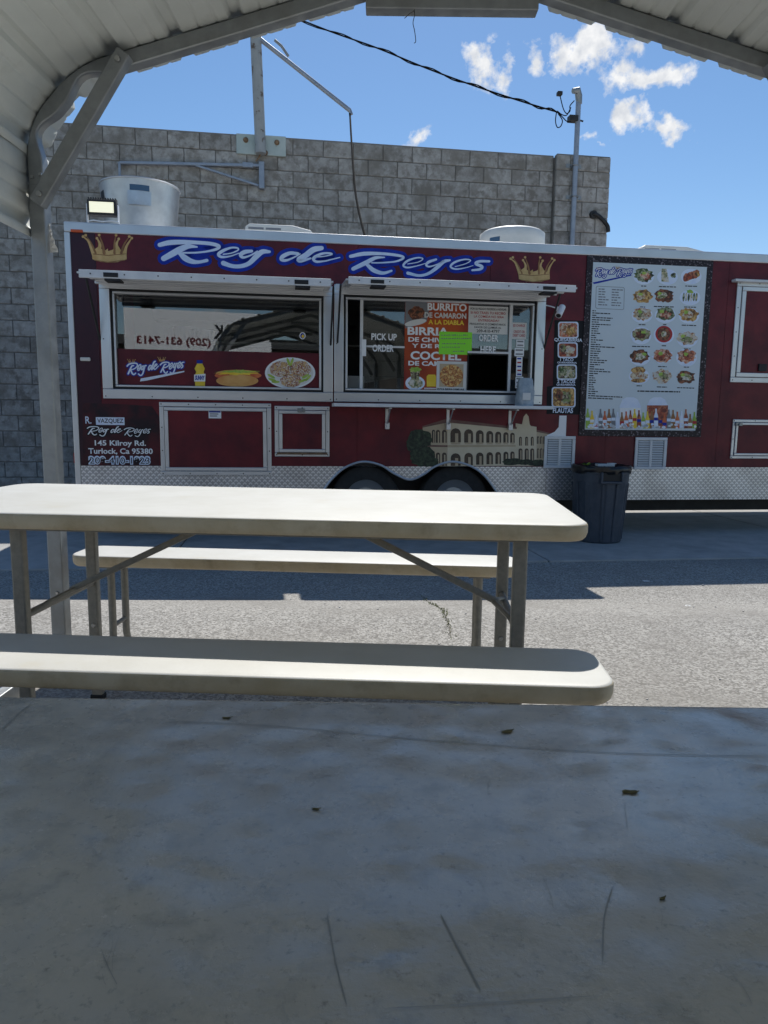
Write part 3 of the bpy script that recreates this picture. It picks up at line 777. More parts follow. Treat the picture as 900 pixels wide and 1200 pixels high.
# ------------------------------------------------------------------ food trailer
tr = empty('food_trailer', TORG, YAW, 'maroon food trailer with two open serving windows, crowns and script lettering', 'food trailer')
ZT = T(460, 281.5)[1]; ZSK = T(600, 547)[1]; ZB = T(800, 585.5)[1]; LEN = 8.4; DEP = 1.98; WT = .045
A = TR(119, 331, 390, 469); B = TR(391.5, 338, 637, 472.5)
WB = (A[2] + B[2]) / 2 + .03; WTP = A[3] - .03
print('trailer', ZT, ZSK, ZB, A, B, WB, WTP)
arch_px = [(371, 587), (380, 573), (390, 560), (405, 547.5), (425, 541), (446, 545), (462, 555), (480, 562), (496, 556), (510, 546.5), (530, 541), (551, 546), (567, 557), (580, 574), (588, 588)]
ARC = [T(x, y) for x, y in arch_px]
ARCc = [(p.x, p.y) for p in catmull([Vector((u, z)) for u, z in ARC], 6)]
def arch(u):
    if u <= ARCc[0][0] or u >= ARCc[-1][0]: return -1
    for i in range(1, len(ARCc)):
        if u <= ARCc[i][0]:
            (a, za), (c, zc) = ARCc[i - 1], ARCc[i]; return za + (zc - za) * (u - a) / max(1e-6, c - a)
    return -1
AX = [p[0] for p in ARCc]
seams = [0.0, A[0] - .02, T(420, 300)[0], T(575, 310)[0], T(714, 430)[0], T(847, 420)[0], T(847, 420)[0] + 1.22, LEN]
wins = [(A[0] + .03, A[1] - .02), (B[0] + .02, B[1] - .03)]
for i in range(len(seams) - 1):
    ua, ub = seams[i] + .0015, seams[i + 1] - .0015; b = MB()
    mt_ = 'maroon_dark' if i == 0 else 'maroon'
    b.box(ua, ub, 0, WT, WTP, ZT - .002)
    if not (i == 0 or i >= 4): b.build('header_panel', mt_, tr); b = MB()
    cuts = sorted(set([ua, ub] + [x for w_ in wins for x in w_ if ua < x < ub]))
    for a_, c_ in zip(cuts[:-1], cuts[1:]):
        m_ = (a_ + c_) / 2
        if not any(w_[0] < m_ < w_[1] for w_ in wins): b.box(a_, c_, 0, WT, WB, WTP)
    cuts = sorted(set([ua, ub] + [x for x in AX if ua < x < ub]))
    for a_, c_ in zip(cuts[:-1], cuts[1:]):
        za = max(ZSK, arch(a_)); zc = max(ZSK, arch(c_))
        b.poly([(a_, 0, za), (c_, 0, zc), (c_, 0, WB), (a_, 0, WB)]); b.poly([(a_, WT, WB), (c_, WT, WB), (c_, WT, zc), (a_, WT, za)])
    b.build('wall_panel', mt_, tr)
# shell
b = MB(); b.box(0, LEN, DEP - WT, DEP, ZSK, ZT - .002); b.box(.0, WT, WT + .001, DEP - WT - .001, ZSK - .1, ZT - .002); b.box(LEN - WT, LEN, WT + .001, DEP - WT - .001, ZSK, ZT - .002)
b.build('rear_wall', 'maroon', tr)
b = MB(); b.box(.01, LEN - .01, .01, DEP - .01, ZT, ZT + .02); b.build('roof', 'roof_white', tr)
b = MB(); b.box(WT + .002, LEN - WT - .002, WT + .002, DEP - WT - .002, ZSK + .02, ZSK + .08); b.build('floor', 'steel_dark', tr)
b = MB(); b.box(-.012, LEN + .012, -.014, .035, ZT - .055, ZT + .028); b.build('roof_trim', 'alu', tr, bevel=.008)
b = MB(); b.box(-.014, .034, -.010, .03, ZB, ZT - .056); b.build('corner_trim', 'alu', tr, bevel=.006)
# diamond plate skirt
dm = bpy.data.materials.new('diamond_plate'); dm.use_nodes = True
_n = dm.node_tree.nodes; _l = dm.node_tree.links; bs = _n['Principled BSDF']; bs.inputs['Metallic'].default_value = .72; bs.inputs['Roughness'].default_value = .36
t_ = _n.new('ShaderNodeTexCoord'); sp = _n.new('ShaderNodeSeparateXYZ'); _l.new(t_.outputs['Object'], sp.inputs[0])
def dmath(op, a_, b_=None, cl=False):
    q = _n.new('ShaderNodeMath'); q.operation = op; q.use_clamp = cl
    for i, s in enumerate((a_, b_)):
        if s is None: continue
        if hasattr(s, 'is_output'): _l.new(s, q.inputs[i])
        else: q.inputs[i].default_value = s
    return q.outputs[0]
PK = 2 * math.pi / .052
def bars(sgn, ph):
    a_ = dmath('SINE', dmath('ADD', dmath('MULTIPLY', dmath('ADD', sp.outputs[0], dmath('MULTIPLY', sp.outputs[2], sgn)), PK), ph))
    c_ = dmath('SINE', dmath('ADD', dmath('MULTIPLY', dmath('SUBTRACT', sp.outputs[0], dmath('MULTIPLY', sp.outputs[2], sgn)), PK), ph))
    return dmath('MULTIPLY', dmath('GREATER_THAN', a_, .45), dmath('GREATER_THAN', c_, -.55))
pat = dmath('MAXIMUM', bars(1.0, 0.0), bars(-1.0, 1.5708))
rp = _n.new('ShaderNodeMix'); rp.data_type = 'RGBA'; _l.new(pat, rp.inputs[0]); rp.inputs[6].default_value = (.44, .45, .47, 1); rp.inputs[7].default_value = (.80, .81, .83, 1)
dn = _n.new('ShaderNodeTexNoise'); dn.inputs['Scale'].default_value = 3.0; _l.new(t_.outputs['Object'], dn.inputs[0])
r2 = _n.new('ShaderNodeMix'); r2.data_type = 'RGBA'; r2.blend_type = 'MULTIPLY'; _l.new(dmath('MULTIPLY', dmath('SUBTRACT', dn.outputs[0], .45, True), 2.5, True), r2.inputs[0])
_l.new(rp.outputs[2], r2.inputs[6]); r2.inputs[7].default_value = (.62, .60, .58, 1); _l.new(r2.outputs[2], bs.inputs['Base Color'])
bn = _n.new('ShaderNodeBump'); bn.inputs['Distance'].default_value = .004; bn.inputs['Strength'].default_value = .8; _l.new(pat, bn.inputs['Height']); _l.new(bn.outputs[0], bs.inputs['Normal'])
M['diamond'] = dm
for ua, ub in ((.036, T(639, 570)[0]), (T(639, 570)[0] + .003, LEN)):
    b = MB(); cuts = sorted(set([ua, ub] + [x for x in AX if ua < x < ub]))
    for a_, c_ in zip(cuts[:-1], cuts[1:]):
        za = max(ZB, arch(a_)); zc = max(ZB, arch(c_)); top = max(ZSK, 0)
        if za >= top and zc >= top: continue
        za, zc = min(za, top), min(zc, top)
        b.poly([(a_, -.004, za), (c_, -.004, zc), (c_, -.004, top), (a_, -.004, top)])
        b.poly([(a_, -.004, za), (a_, .03, za), (c_, .03, zc), (c_, -.004, zc)])
    b.poly([(ua, -.004, ZSK), (ub, -.004, ZSK), (ub, .0, ZSK + .001), (ua, .0, ZSK + .001)])
    b.build('skirt_plate', 'diamond', tr)
b = MB(); b.tube([(u, -.006, z) for u, z in ARCc if z > ZB - .05], .011, 8); b.build('arch_trim', 'alu', tr, smooth=True)
# wheel well and wheels
u0, u1 = ARCc[0][0] - .02, ARCc[-1][0] + .02; zt_ = max(z for _, z in ARCc) + .03
b = MB(); b.box(u0, u1, .40, .42, ZB - .05, zt_); b.box(u0, u1, .05, .41, zt_, zt_ + .02); b.box(u0 - .02, u0, .05, .42, ZB - .05, zt_ + .02); b.box(u1, u1 + .02, .05, .42, ZB - .05, zt_ + .02)
b.build('wheel_well', 'black', tr)
WR = .335
for px in (427.5, 530.5):
    uc = T(px, 575, .15)[0]; wz = WR + .014
    we = MB(); we.lathe([(.20, .06), (.285, .055), (.325, .075), (WR, .10), (WR, .24), (.325, .265), (.285, .285), (.20, .28)], (uc, 0, wz), 48, axis='y')
    wh = we.build('tyre', 'tyre', tr, smooth=True)
    we = MB(); we.lathe([(.0, .10), (.05, .10), (.055, .12), (.12, .125), (.155, .10), (.185, .085), (.20, .068), (.205, .075), (.205, .15)], (uc, 0, wz), 40, axis='y')
    we.build('rim', 'rim', wh, smooth=True)
    we = MB(); we.lathe([(.0, .055), (.035, .058), (.042, .07), (.042, .11)], (uc, 0, wz), 20, axis='y'); we.build('hub_cap', 'bolt', wh, smooth=True)
# chassis
b = MB(); zlo = T(800, 597.5, .45)[1]
b.box(.1, LEN, .43, .53, zlo, ZSK - .01); b.box(.1, LEN, DEP - .5, DEP - .42, ZSK - .08, ZSK)
for i in range(14): b.box(.2 + i * .6, .26 + i * .6, .531, DEP - .501, ZSK - .06, ZSK - .005)
b.box(0.02, LEN, .05, DEP - .05, ZSK - .002, ZSK + .018)
b.build('chassis', 'black', tr)
b = MB(); u_ = T(765, 590, .6)[0]; b.box(u_, u_ + 1.3, .54, .9, zlo - .012, ZB); b.build('drain_tank', 'black', tr, bevel=.01)
b = MB(); b.tube([(LEN - .4, .35, .0), (LEN - .4, .35, ZB)], .03, 10); b.box(LEN - .5, LEN - .3, .25, .45, -.0, .016); b.build('jack_stand', 'black', tr)
# ---------- window frames
def frame(name, r, wdt, y0, y1, mat_, parent=tr, bevel=.004):
    u0, u1, z0, z1 = r; b = MB()
    b.box(u0, u1, y0, y1, z0, z0 + wdt); b.box(u0, u1, y0, y1, z1 - wdt, z1)
    b.box(u0, u0 + wdt, y0, y1, z0 + wdt + .0008, z1 - wdt - .0008); b.box(u1 - wdt, u1, y0, y1, z0 + wdt + .0008, z1 - wdt - .0008)
    return b.build(name, mat_, parent, bevel=bevel)
def inset(r, d): return (r[0] + d, r[1] - d, r[2] + d, r[3] - d)
def screws(r, d, step, y, parent):
    u0, u1, z0, z1 = inset(r, d); b = MB(); n = max(1, round((u1 - u0) / step)); k = max(1, round((z1 - z0) / step))
    P = [(u0 + (u1 - u0) * i / n, z) for i in range(n + 1) for z in (z0, z1)] + [(u, z0 + (z1 - z0) * i / k) for i in range(1, k) for u in (u0, u1)]
    for (u, z) in P: b.lathe([(0, -.003), (.0045, -.003), (.006, 0)], (u, y, z), 8, axis='y')
    b.build('screw', 'steel_dark', parent, smooth=True)
def window(r):
    o = frame('window_frame', r, .085, -.022, .012, 'alu_mirror')
    frame('inner_frame', inset(r, .1045), .018, -.006, .05, 'alu', o)
    frame('gasket', inset(r, .086), .018, -.002, .03, 'gasket', o)
    screws(r, .022, .42, -.022, o); return o
WA = window(A); WBo = window(B)
GA = inset(A, .122); GB = inset(B, .122)
def pane(r, y=.035, parent=tr):
    b = MB(); b.box(r[0], r[1], y, y + .005, r[2], r[3]); return b.build('window_pane', 'glass', parent)
pane(GA)
# ---------- awning doors
def awning(x0, x1, ytop, ybot, hinge):
    dy = -.68; xm = (x0 + x1) / 2; u0, u1 = T(x0, ytop, dy)[0], T(x1, ytop, dy)[0]; z1 = T(xm, ytop, dy)[1]; z0 = T(xm, ybot, dy)[1]; zh = z1 + .045
    root = MB()
    root.poly([(u0, dy, z1), (u1, dy, z1), (u1, -.02, zh), (u0, -.02, zh)][::-1]); root.poly([(u0, dy, z1 - .028), (u1, dy, z1 - .028), (u1, -.02, zh - .028), (u0, -.02, zh - .028)])
    for (p, q) in (((u0, dy, z1), (u0, -.02, zh)), ((u1, -.02, zh), (u1, dy, z1))):
        root.poly([p, q, (q[0], q[1], q[2] - .028), (p[0], p[1], p[2] - .028)][::-1])
    root.poly([(u0, -.02, zh), (u1, -.02, zh), (u1, -.02, zh - .028), (u0, -.02, zh - .028)])
    o = root.build('awning_door', 'alu_mirror', tr)
    b = MB(); b.box(u0 - .006, u1 + .006, dy - .022, dy - .001, z0, z1 + .006); b.build('awning_lip', 'white_trim', o, bevel=.004)
    b = MB()
    for u in (u0, u1):
        b = MB(); b.bar((u, dy, z1 - .014), (u, -.03, zh - .014), .014, .05, Vector((1, 0, 0))); b.build('awning_side_rail', 'alu', o)
    for k_ in range(1, 4):
        b = MB(); yy = dy + (.66 * k_ / 4); zz = z1 + (zh - z1) * k_ / 4 - .028
        b.box(u0 + .03, u1 - .03, yy - .012, yy + .012, zz - .018, zz - .003)
        b.build('awning_stiffener', 'alu', o, bevel=.003)
    for f in (.12, .88):
        u = u0 + (u1 - u0) * f; b = MB(); b.box(u - .055, u + .055, dy - .027, dy - .022, z0 + .01, z1 - .012)
        b.box(u - .05, u + .07, dy - .022, dy + .10, z0 - .016, z0 - .001); b.build('awning_latch', 'gasket', o, bevel=.002)
    b = MB()
    for f in range(8):
        u = u0 + .08 + (u1 - u0 - .16) * f / 7; b.lathe([(0, -.004), (.005, -.004), (.006, 0)], (u, dy - .0225, (z0 + z1) / 2 + .004), 8, axis='y')
    b.build('screw', 'steel_dark', o, smooth=True)
    for u in (hinge[0] + .02, hinge[1] - .02):
        b = MB(); b.tube([(u, -.012, zh - .50), (u, dy * .55, z1 - .0)], .009, 8); b.build('gas_strut', 'black', o, smooth=True)
    b = MB(); b.box(hinge[0], hinge[1], -.034, -.0005, zh - .03, zh + .018); b.build('hinge_rail', 'white_trim', o, bevel=.004)
    return o
awning(94, 387, 322.5, 331, (A[0] - .03, A[1])); awning(409, 673.5, 330.5, 338, (B[0] + .01, B[1] + .02))
# ---------- counter shelf and brackets
dy = -.28; su0, su1 = T(391, 475, dy)[0], T(649, 478, dy)[0]; sz1, sz0 = T(520, 474, dy)[1], T(520, 478, dy)[1]
b = MB(); b.box(su0, su1, dy, -.0225, sz0, sz1); shelf = b.build('counter_shelf', 'white_trim', tr, bevel=.004)
SHELF_Z = sz1
for px in (455, 527.5, 601):
    u = T(px, 490, -.1)[0]; b = MB(); b.box(u - .014, u + .014, -.012, -.0005, sz0 - .19, sz0 - .002); b.box(u - .012, u + .012, -.24, -.0125, sz0 - .016, sz0 - .002)
    b.bar((u, -.02, sz0 - .17), (u, -.20, sz0 - .02), .012, .012, Vector((1, 0, 0))); b.box(u - .02, u + .02, -.05, -.013, sz0 - .20, sz0 - .14)
    b.build('shelf_bracket', 'alu', shelf, bevel=.003)
# ---------- hatches
def hatch(px, latch=None, label=None, fr=.07, hinge=False):
    r = TR(*px); o = frame('hatch_frame', r, fr * .55, -.016, .0, 'alu')
    if label: o['label'] = label
    frame('hatch_door_frame', inset(r, fr * .55 + .004), fr * .45, -.026, -.002, 'alu', o)
    r2 = inset(r, fr + .002); b = MB(); b.box(r2[0], r2[1], -.012, -.0005, r2[2], r2[3]); b.build('hatch_panel', 'maroon', o)
    screws(r, fr * .25, .22, -.016, o)
    if latch:
        u, z = T(*latch); b = MB(); b.box(u - .035, u + .035, -.036, -.026, z - .018, z + .018); b.lathe([(0, -.05), (.012, -.05), (.014, -.036)], (u, 0, z - .006), 10, axis='y'); b.build('hatch_latch', 'steel_in', o, bevel=.003)
    if hinge:
        b = MB(); b.tube([(r[0] + .02, -.03, r[2] + .03), (r[1] - .02, -.03, r[2] + .03)], .010, 8); b.build('piano_hinge', 'rust', o, smooth=True)
    return o
h1 = hatch((188, 472, 318, 557), None, 'wide maroon service hatch with a sticker, below the left window', .07)
u, z = T(252, 485); b = MB(); b.box(u - .055, u + .055, -.0135, -.0125, z - .04, z + .04, 0); b.box(u - .05, u + .05, -.0145, -.0137, z + .012, z + .034, 1); b.box(u - .045, u + .03, -.0145, -.0137, z - .006, z + .004, 2); b.box(u - .045, u + .02, -.0145, -.0137, z - .024, z - .014, 2)
b.build('rating_sticker', ['wht', 'blue', 'grey_print'], h1)
hatch((322, 476, 386, 535), (353, 481), 'small square maroon hatch with a top latch', .065, True)
hr = hatch((859, 331, 955, 449), None, 'closed serving hatch framed in aluminium near the front end', .09)
u, z = T(891, 431); b = MB(); b.box(u - .035, u + .05, -.03, -.0125, z - .035, z + .035); b.build('hatch_lock', 'gasket', hr, bevel=.003)
u0, z0 = T(857, 329.5); b = MB(); b.box(u0, u0 + 1.2, -.07, -.002, z0 - .012, z0 + .012); b.build('rain_gutter', 'white_trim', hr, bevel=.003)
hatch((856.5, 492, 955, 537.5), (864, 497), 'narrow locker hatch low on the front end', .05)
# ---------- louvre vents
for (x0, y0, x1, y1) in ((637, 511, 673, 548.5), (743, 512.5, 780, 550)):
    r = TR(x0, y0, x1, y1); o = frame('louvre_vent', r, .03, -.022, -.005, 'white_trim'); r2 = inset(r, .031)
    b = MB(); b.box(r2[0], r2[1], -.007, -.0055, r2[2], r2[3]); b.build('vent_back', 'grey_print', o)
    um = (r2[0] + r2[1]) / 2; b = MB(); b.box(um - .012, um + .012, -.02, -.0075, r2[2], r2[3]); b.build('vent_mullion', 'white_trim', o)
    for s_ in (0, 1):
        ua, ub = (r2[0] + .006, um - .0125) if s_ == 0 else (um + .0125, r2[1] - .006)
        for k_ in range(11):
            z = r2[2] + (k_ + .5) * (r2[3] - r2[2]) / 11
            b = MB(); b.poly([(ua, -.019, z - .006), (ub, -.019, z - .006), (ub, -.008, z + .008), (ua, -.008, z + .008)]); b.poly([(ua, -.0085, z + .006), (ub, -.0085, z + .006), (ub, -.0195, z - .008), (ua, -.0195, z - .008)])
            b.build('slat', 'white_trim', o)
# marker lamps and small fittings
u, z = T(90.5, 271); b = MB(); b.box(u - .05, u + .05, -.02, -.0005, z - .012, z + .012); b.build('marker_lamp', 'orange', tr, bevel=.006)
u, z = T(87.8, 537); b = MB(); b.box(-.03, -.0145, .02, .05, z - .045, z + .045); b.build('marker_lamp', 'red', tr, bevel=.004)
u, z = T(100, 421); b = MB(); b.box(u - .04, u + .045, -.018, -.0005, z - .016, z + .016); o = b.build('wall_socket', 'cream_plastic', tr, bevel=.008)
# ---------- inside the trailer
b = MB(); b.box(.3, 5.6, DEP - .60, DEP - .06, ZSK + .081, WB + .06); b.build('kitchen_counter', 'steel_in', tr, bevel=.01)
b = MB(); b.poly([(.5, 1.15, WTP - .16), (2.6, 1.15, WTP - .16), (2.6, .98, WTP + .02), (.5, .98, WTP + .02)][::-1]); b.box(.5, 2.6, 1.152, DEP - .06, WTP - .16, WTP + .05)
hood = b.build('extractor_hood', 'steel_dark', tr)
b = MB(); b.box(2.7, 3.3, DEP - .62, DEP - .10, WB + .061, WB + .45); b.box(2.76, 3.24, DEP - .635, DEP - .621, WB + .10, WB + .28); b.build('griddle', 'steel_dark', tr, bevel=.01)
b = MB(); b.box(.4, 5.6, DEP - .35, DEP - .06, WB + .62, WB + .64); b.build('kitchen_shelf', 'steel_in', tr)
for k_, (u, hgt) in enumerate(((.7, .16), (.95, .12), (3.5, .2), (3.85, .14), (4.3, .22), (4.7, .12))):
    b = MB(); b.lathe([(0, 0), (.09, 0), (.10, hgt), (.09, hgt + .01), (0, hgt + .012)], (u, DEP - .22, WB + .641), 18); b.build('stock_pot', 'steel_in' if k_ % 2 else 'steel_dark', tr, smooth=True)
b = MB(); b.box(.15, 5.7, DEP - .052, DEP - .047, ZSK + .09, ZT - .05); b.build('back_lining', 'steel_dark', tr)
b = MB(); b.box(WT + .01, 5.9, WT + .02, DEP - .05, ZT - .055, ZT - .04); b.build('ceiling_lining', 'steel_dark', tr)
u = T(411, 440, .4)[0]; b = MB(); b.box(u - .12, u + .12, .28, .58, ZSK + .081, T(411, 441, .4)[1]); b.build('supply_crate', 'cream_plastic', tr, bevel=.01)
u0_ = T(560, 400, .9)[0]
b = MB(); b.box(B[0] + .1, B[1] + .2, .08, .50, WB - .10, WB - .06); b.build('inner_counter', 'steel_in', tr, bevel=.004)
# ---------- right window: sliding glass posts, panes, rails
zb_, ztp = GB[2], GB[3]
for px in (423.5, 597.5):
    u = T(px, 410, .02)[0]; b = MB(); b.box(u - .014, u + .014, .012, .034, zb_, ztp); b.build('window_post', 'white_trim', tr, bevel=.003)
pu0, pu1 = T(425, 400, .03)[0], T(474, 400, .03)[0]; qu0, qu1 = T(548, 400, .03)[0], T(596, 400, .03)[0]; zr = T(510, 408, .03)[1]; zq = T(572, 413, .03)[1]; zup = T(572, 357, .03)[1]
pane((pu0, qu0, zb_, ztp)); pane((qu0 + .002, qu1, zq, ztp)); pane((T(599.5, 400, .03)[0], GB[1], zb_, ztp))
b = MB(); b.box(pu0, pu1, .014, .030, zr - .009, zr + .009); b.box(qu0, qu1, .014, .030, zq - .012, zq + .008); b.box(pu0, GB[1], .014, .03, zup + .03, zup + .05); b.build('window_rail', 'white_trim', tr, bevel=.002)
frame('service_opening', (qu0, qu1, zb_, zq - .014), .012, .014, .032, 'gasket')
b = MB(); b.box(pu0 - .01, pu0 + .03, -.0, .013, zr - .09, zr + .06); b.build('window_handle', 'wht', tr, bevel=.003)

# ------------------------------------------------------------------ print: lettering, crowns, boards
def txt_mesh(body, bold=0.0, shear=0.0, spacing=1.0, res=3):
    cu = bpy.data.curves.new('lettering', 'FONT'); cu.body = body; cu.offset = bold; cu.shear = shear; cu.space_character = spacing
    cu.resolution_u = res; cu.align_x = 'LEFT'; cu.fill_mode = 'FRONT' if False else 'BOTH'
    ob = bpy.data.objects.new('lettering', cu); COL.objects.link(ob)
    dg = bpy.context.evaluated_depsgraph_get(); me = bpy.data.meshes.new_from_object(ob.evaluated_get(dg))
    bpy.data.objects.remove(ob); bpy.data.curves.remove(cu); return me
def text_on(name, body, px, dy, mats, parent=tr, bold=.0, shear=0.0, spacing=1.0, mapper=TR, flip=False, pad=None):
    """fit the words into a pixel box on the trailer plane at depth dy"""
    r = mapper(*px, dy); me = txt_mesh(body, bold, shear, spacing)
    vs = [v.co.copy() for v in me.vertices]
    x0 = min(v.x for v in vs); x1 = max(v.x for v in vs); y0 = min(v.y for v in vs); y1 = max(v.y for v in vs)
    if pad: r = (r[0] - pad, r[1] + pad, r[2] - pad, r[3] + pad)
    for v in me.vertices:
        v.co = (r[0] + (v.co.x - x0) / (x1 - x0) * (r[1] - r[0]), dy, r[2] + (v.co.y - y0) / (y1 - y0) * (r[3] - r[2]))
    me.materials.clear(); me.materials.append(M[mats])
    o = bpy.data.objects.new(name, me); COL.objects.link(o); o.parent = parent; return o
def ribbon(b, pts, w0, grow, y, mi=0, n=5):
    """pts: (u,z,width); round-ended ribbon"""
    P = catmull([Vector((p[0], p[1], p[2])) for p in pts], n); L_, R_ = [], []
    for i in range(len(P)):
        a_ = P[max(0, i - 1)]; c_ = P[min(len(P) - 1, i + 1)]; t = Vector((c_.x - a_.x, c_.y - a_.y)).normalized(); nn = Vector((-t.y, t.x)); h = P[i].z * w0 / 2 + grow
        L_.append((P[i].x + nn.x * h, y, P[i].y + nn.y * h)); R_.append((P[i].x - nn.x * h, y, P[i].y - nn.y * h))
    for i in range(len(P) - 1):
        b.poly([R_[i], R_[i + 1], L_[i + 1], L_[i]], mi)
    for e, q in ((0, P[0]), (-1, P[-1])):
        h = q.z * w0 / 2 + grow; b.poly([(q.x + h * math.cos(k * .6283), y - .00002, q.y + h * math.sin(k * .6283)) for k in range(10)], mi)
# script strokes "Rey de Reyes" in the photo's pixels
def S(ox, oy, sc_, pts): return [(ox + x / sc_, oy + y / sc_, w_) for x, y, w_ in pts]
a6 = lambda pts: S(180, 270, 6, pts)
b6 = lambda pts: S(310, 270, 6, pts)
c6 = lambda pts: S(400, 280, 4.5, [(x, y, w_ * .75) for x, y, w_ in pts])
for_w = 1 / 6.0
STROKES = [a6([(42, 102, 20), (110, 86, 24), (200, 82, 22), (300, 85, 18), (400, 93, 18), (458, 110, 18), (445, 130, 14), (380, 147, 10), (300, 156, 9), (205, 158, 8)]),
           a6([(305, 116, 8), (245, 112, 22), (190, 132, 30), (130, 165, 30), (70, 198, 26)]),
           a6([(185, 162, 20), (222, 195, 30), (270, 218, 24), (320, 222, 16), (375, 211, 16)]),
           a6([(490, 168, 10), (545, 160, 10), (592, 140, 12), (590, 124, 14), (545, 122, 16), (490, 142, 24), (456, 168, 26), (480, 187, 20), (540, 181, 12), (600, 160, 8)]),
           a6([(690, 145, 18), (640, 152, 26), (612, 172, 24), (630, 190, 16), (680, 176, 10), (730, 148, 12)]),
           a6([(815, 150, 14), (765, 150, 24), (720, 185, 26), (670, 232, 22), (610, 252, 20), (550, 250, 20), (490, 230, 24)]),
           b6([(235, 163, 18), (180, 160, 22), (130, 182, 26), (118, 204, 22), (150, 211, 16), (200, 193, 10), (250, 165, 8)]),
           b6([(402, 124, 22), (345, 135, 28), (290, 175, 28), (240, 205, 24), (262, 214, 16), (325, 196, 9)]),
           b6([(350, 188, 9), (420, 182, 9), (474, 168, 12), (455, 160, 16), (400, 165, 20), (345, 195, 26), (362, 219, 20), (420, 216, 13), (480, 202, 10), (530, 190, 8)]),
           c6([(48, 92, 22), (120, 78, 26), (220, 78, 20), (305, 88, 18), (328, 100, 16), (290, 118, 12), (220, 125, 10), (160, 126, 8)]),
           c6([(228, 97, 8), (180, 100, 22), (130, 125, 30), (62, 158, 26)]),
           c6([(132, 132, 22), (170, 165, 30), (220, 180, 22), (265, 168, 14)]),
           c6([(350, 132, 9), (405, 122, 10), (430, 104, 13), (400, 99, 16), (350, 115, 24), (327, 140, 24), (352, 151, 18), (410, 139, 11), (452, 126, 8)]),
           c6([(500, 108, 18), (460, 122, 24), (448, 138, 20), (465, 146, 14), (505, 134, 10), (545, 112, 12)]),
           c6([(572, 112, 14), (540, 120, 24), (505, 150, 26), (460, 182, 20), (410, 193, 18), (350, 180, 22)]),
           c6([(600, 146, 9), (655, 131, 10), (682, 113, 13), (650, 108, 16), (600, 122, 24), (576, 145, 24), (602, 159, 18), (655, 152, 11), (695, 140, 8)]),
           c6([(780, 118, 16), (730, 118, 18), (708, 130, 20), (742, 146, 22), (730, 160, 18), (690, 165, 14)])]
for _i in (3, 8, 12, 15): STROKES[_i] = [(x, y, w_ * .62) for x, y, w_ in STROKES[_i]]
for _i in (4, 6, 13): STROKES[_i] = [(x, y, w_ * .8) for x, y, w_ in STROKES[_i]]
def script(name, dst=None, dy=-.003, parent=tr, layers=(('blue', .030), ('sky_wht', 0.0)), mapfn=None, tilt=0.0, wmul=1.0):
    s_px = 1 / 125.0
    for k_, wrd in [(k_, wrd) for k_ in range(len(layers)) for wrd in (STROKES[:6], STROKES[6:9], STROKES[9:])]:
        mt, grow = layers[k_]; b = MB(); yy = dy - .0012 * k_
        for st in wrd:
            if dst is None:
                pts = [(*T(x, y, yy), w_) for x, y, w_ in st]; ribbon(b, pts, for_w * s_px * wmul, grow, yy)
            else:
                # normalise the lettering into a box; undo the slope of the photo's lines
                x0, x1, y0, y1 = dst; k2 = (x1 - x0) / 395.0; pts = []
                for x, y, w_ in st:
                    nx = (x - 186) / 395.0; yy_ = (y - (283 + .047 * (x - 186))); ny = 1 - (yy_ + 6) / 40.0
                    pts.append((x0 + nx * (x1 - x0), y0 + ny * (y1 - y0) + tilt * nx, w_))
                ribbon(b, pts, for_w * k2 * wmul, grow, yy, n=3)
        b.build(name, mt, parent)
script('title_lettering', wmul=1.28)
# crowns
def crown(px0, py0, s_, dy=-.003, parent=tr, simple=False):
    """traced in a 9x crop: centre (600,370)"""
    def q(x, y): return T(px0 + (x - 600) / 9 * s_, py0 + (y - 370) / 9 * s_, dy)
    b = MB(); pt = lambda x, y, d=0: (q(x, y)[0], dy - d, q(x, y)[1])
    base = [(428, 400), (800, 400)]
    b.poly([pt(x, y) for x, y in [(428, 405), (436, 485), (520, 512), (600, 522), (700, 515), (798, 485), (795, 405), (760, 440), (600, 448), (470, 440)]][::-1], 0)
    b.poly([pt(x, y) for x, y in [(428, 405), (470, 440), (600, 448), (600, 372), (560, 400), (500, 350)]][::-1], 0)
    b.poly([pt(x, y) for x, y in [(600, 448), (760, 440), (795, 405), (740, 395), (700, 330), (650, 385), (600, 400)]][::-1], 0)
    for pts, w_ in (([(450, 430), (420, 350), (390, 290), (340, 248)], 40), ([(500, 420), (515, 330), (485, 262)], 42), ([(560, 420), (540, 320), (508, 230)], 30),
                   ([(670, 420), (672, 300), (686, 232)], 26), ([(700, 420), (690, 330), (714, 270)], 40), ([(775, 430), (795, 350), (850, 262)], 36), ([(740, 420), (770, 330), (825, 245)], 24), ([(470, 420), (420, 310), (365, 232)], 22)):
        n_ = len(pts); P = [(*q(x, y), w_ * (1 - .75 * i / (n_ - 1))) for i, (x, y) in enumerate(pts)]
        ribbon(b, P, s_ / 9 / 125.0, 0, dy - .0003, 1 if w_ < 32 else 0)
    for (x, y) in ((338, 246), (365, 232), (484, 264), (508, 230), (686, 232), (714, 270), (825, 245), (852, 262)):
        b.poly([pt(x + 15 * math.cos(k * .7854), y + 15 * math.sin(k * .7854), .0006) for k in range(8)][::-1], 0)
    b.poly([pt(x, y, .0007) for x, y in [(440, 425), (600, 440), (790, 425), (788, 432), (600, 450), (442, 434)]][::-1], 1)
    b.poly([pt(x, y, .0007) for x, y in [(446, 488), (600, 512), (790, 488), (780, 498), (600, 524), (460, 500)]][::-1], 1)
    return b.build('crown_emblem', ['gold', 'gold_dark'], parent)
crown(126.5, 291, 1.0); crown(624.5, 315.5, .90)
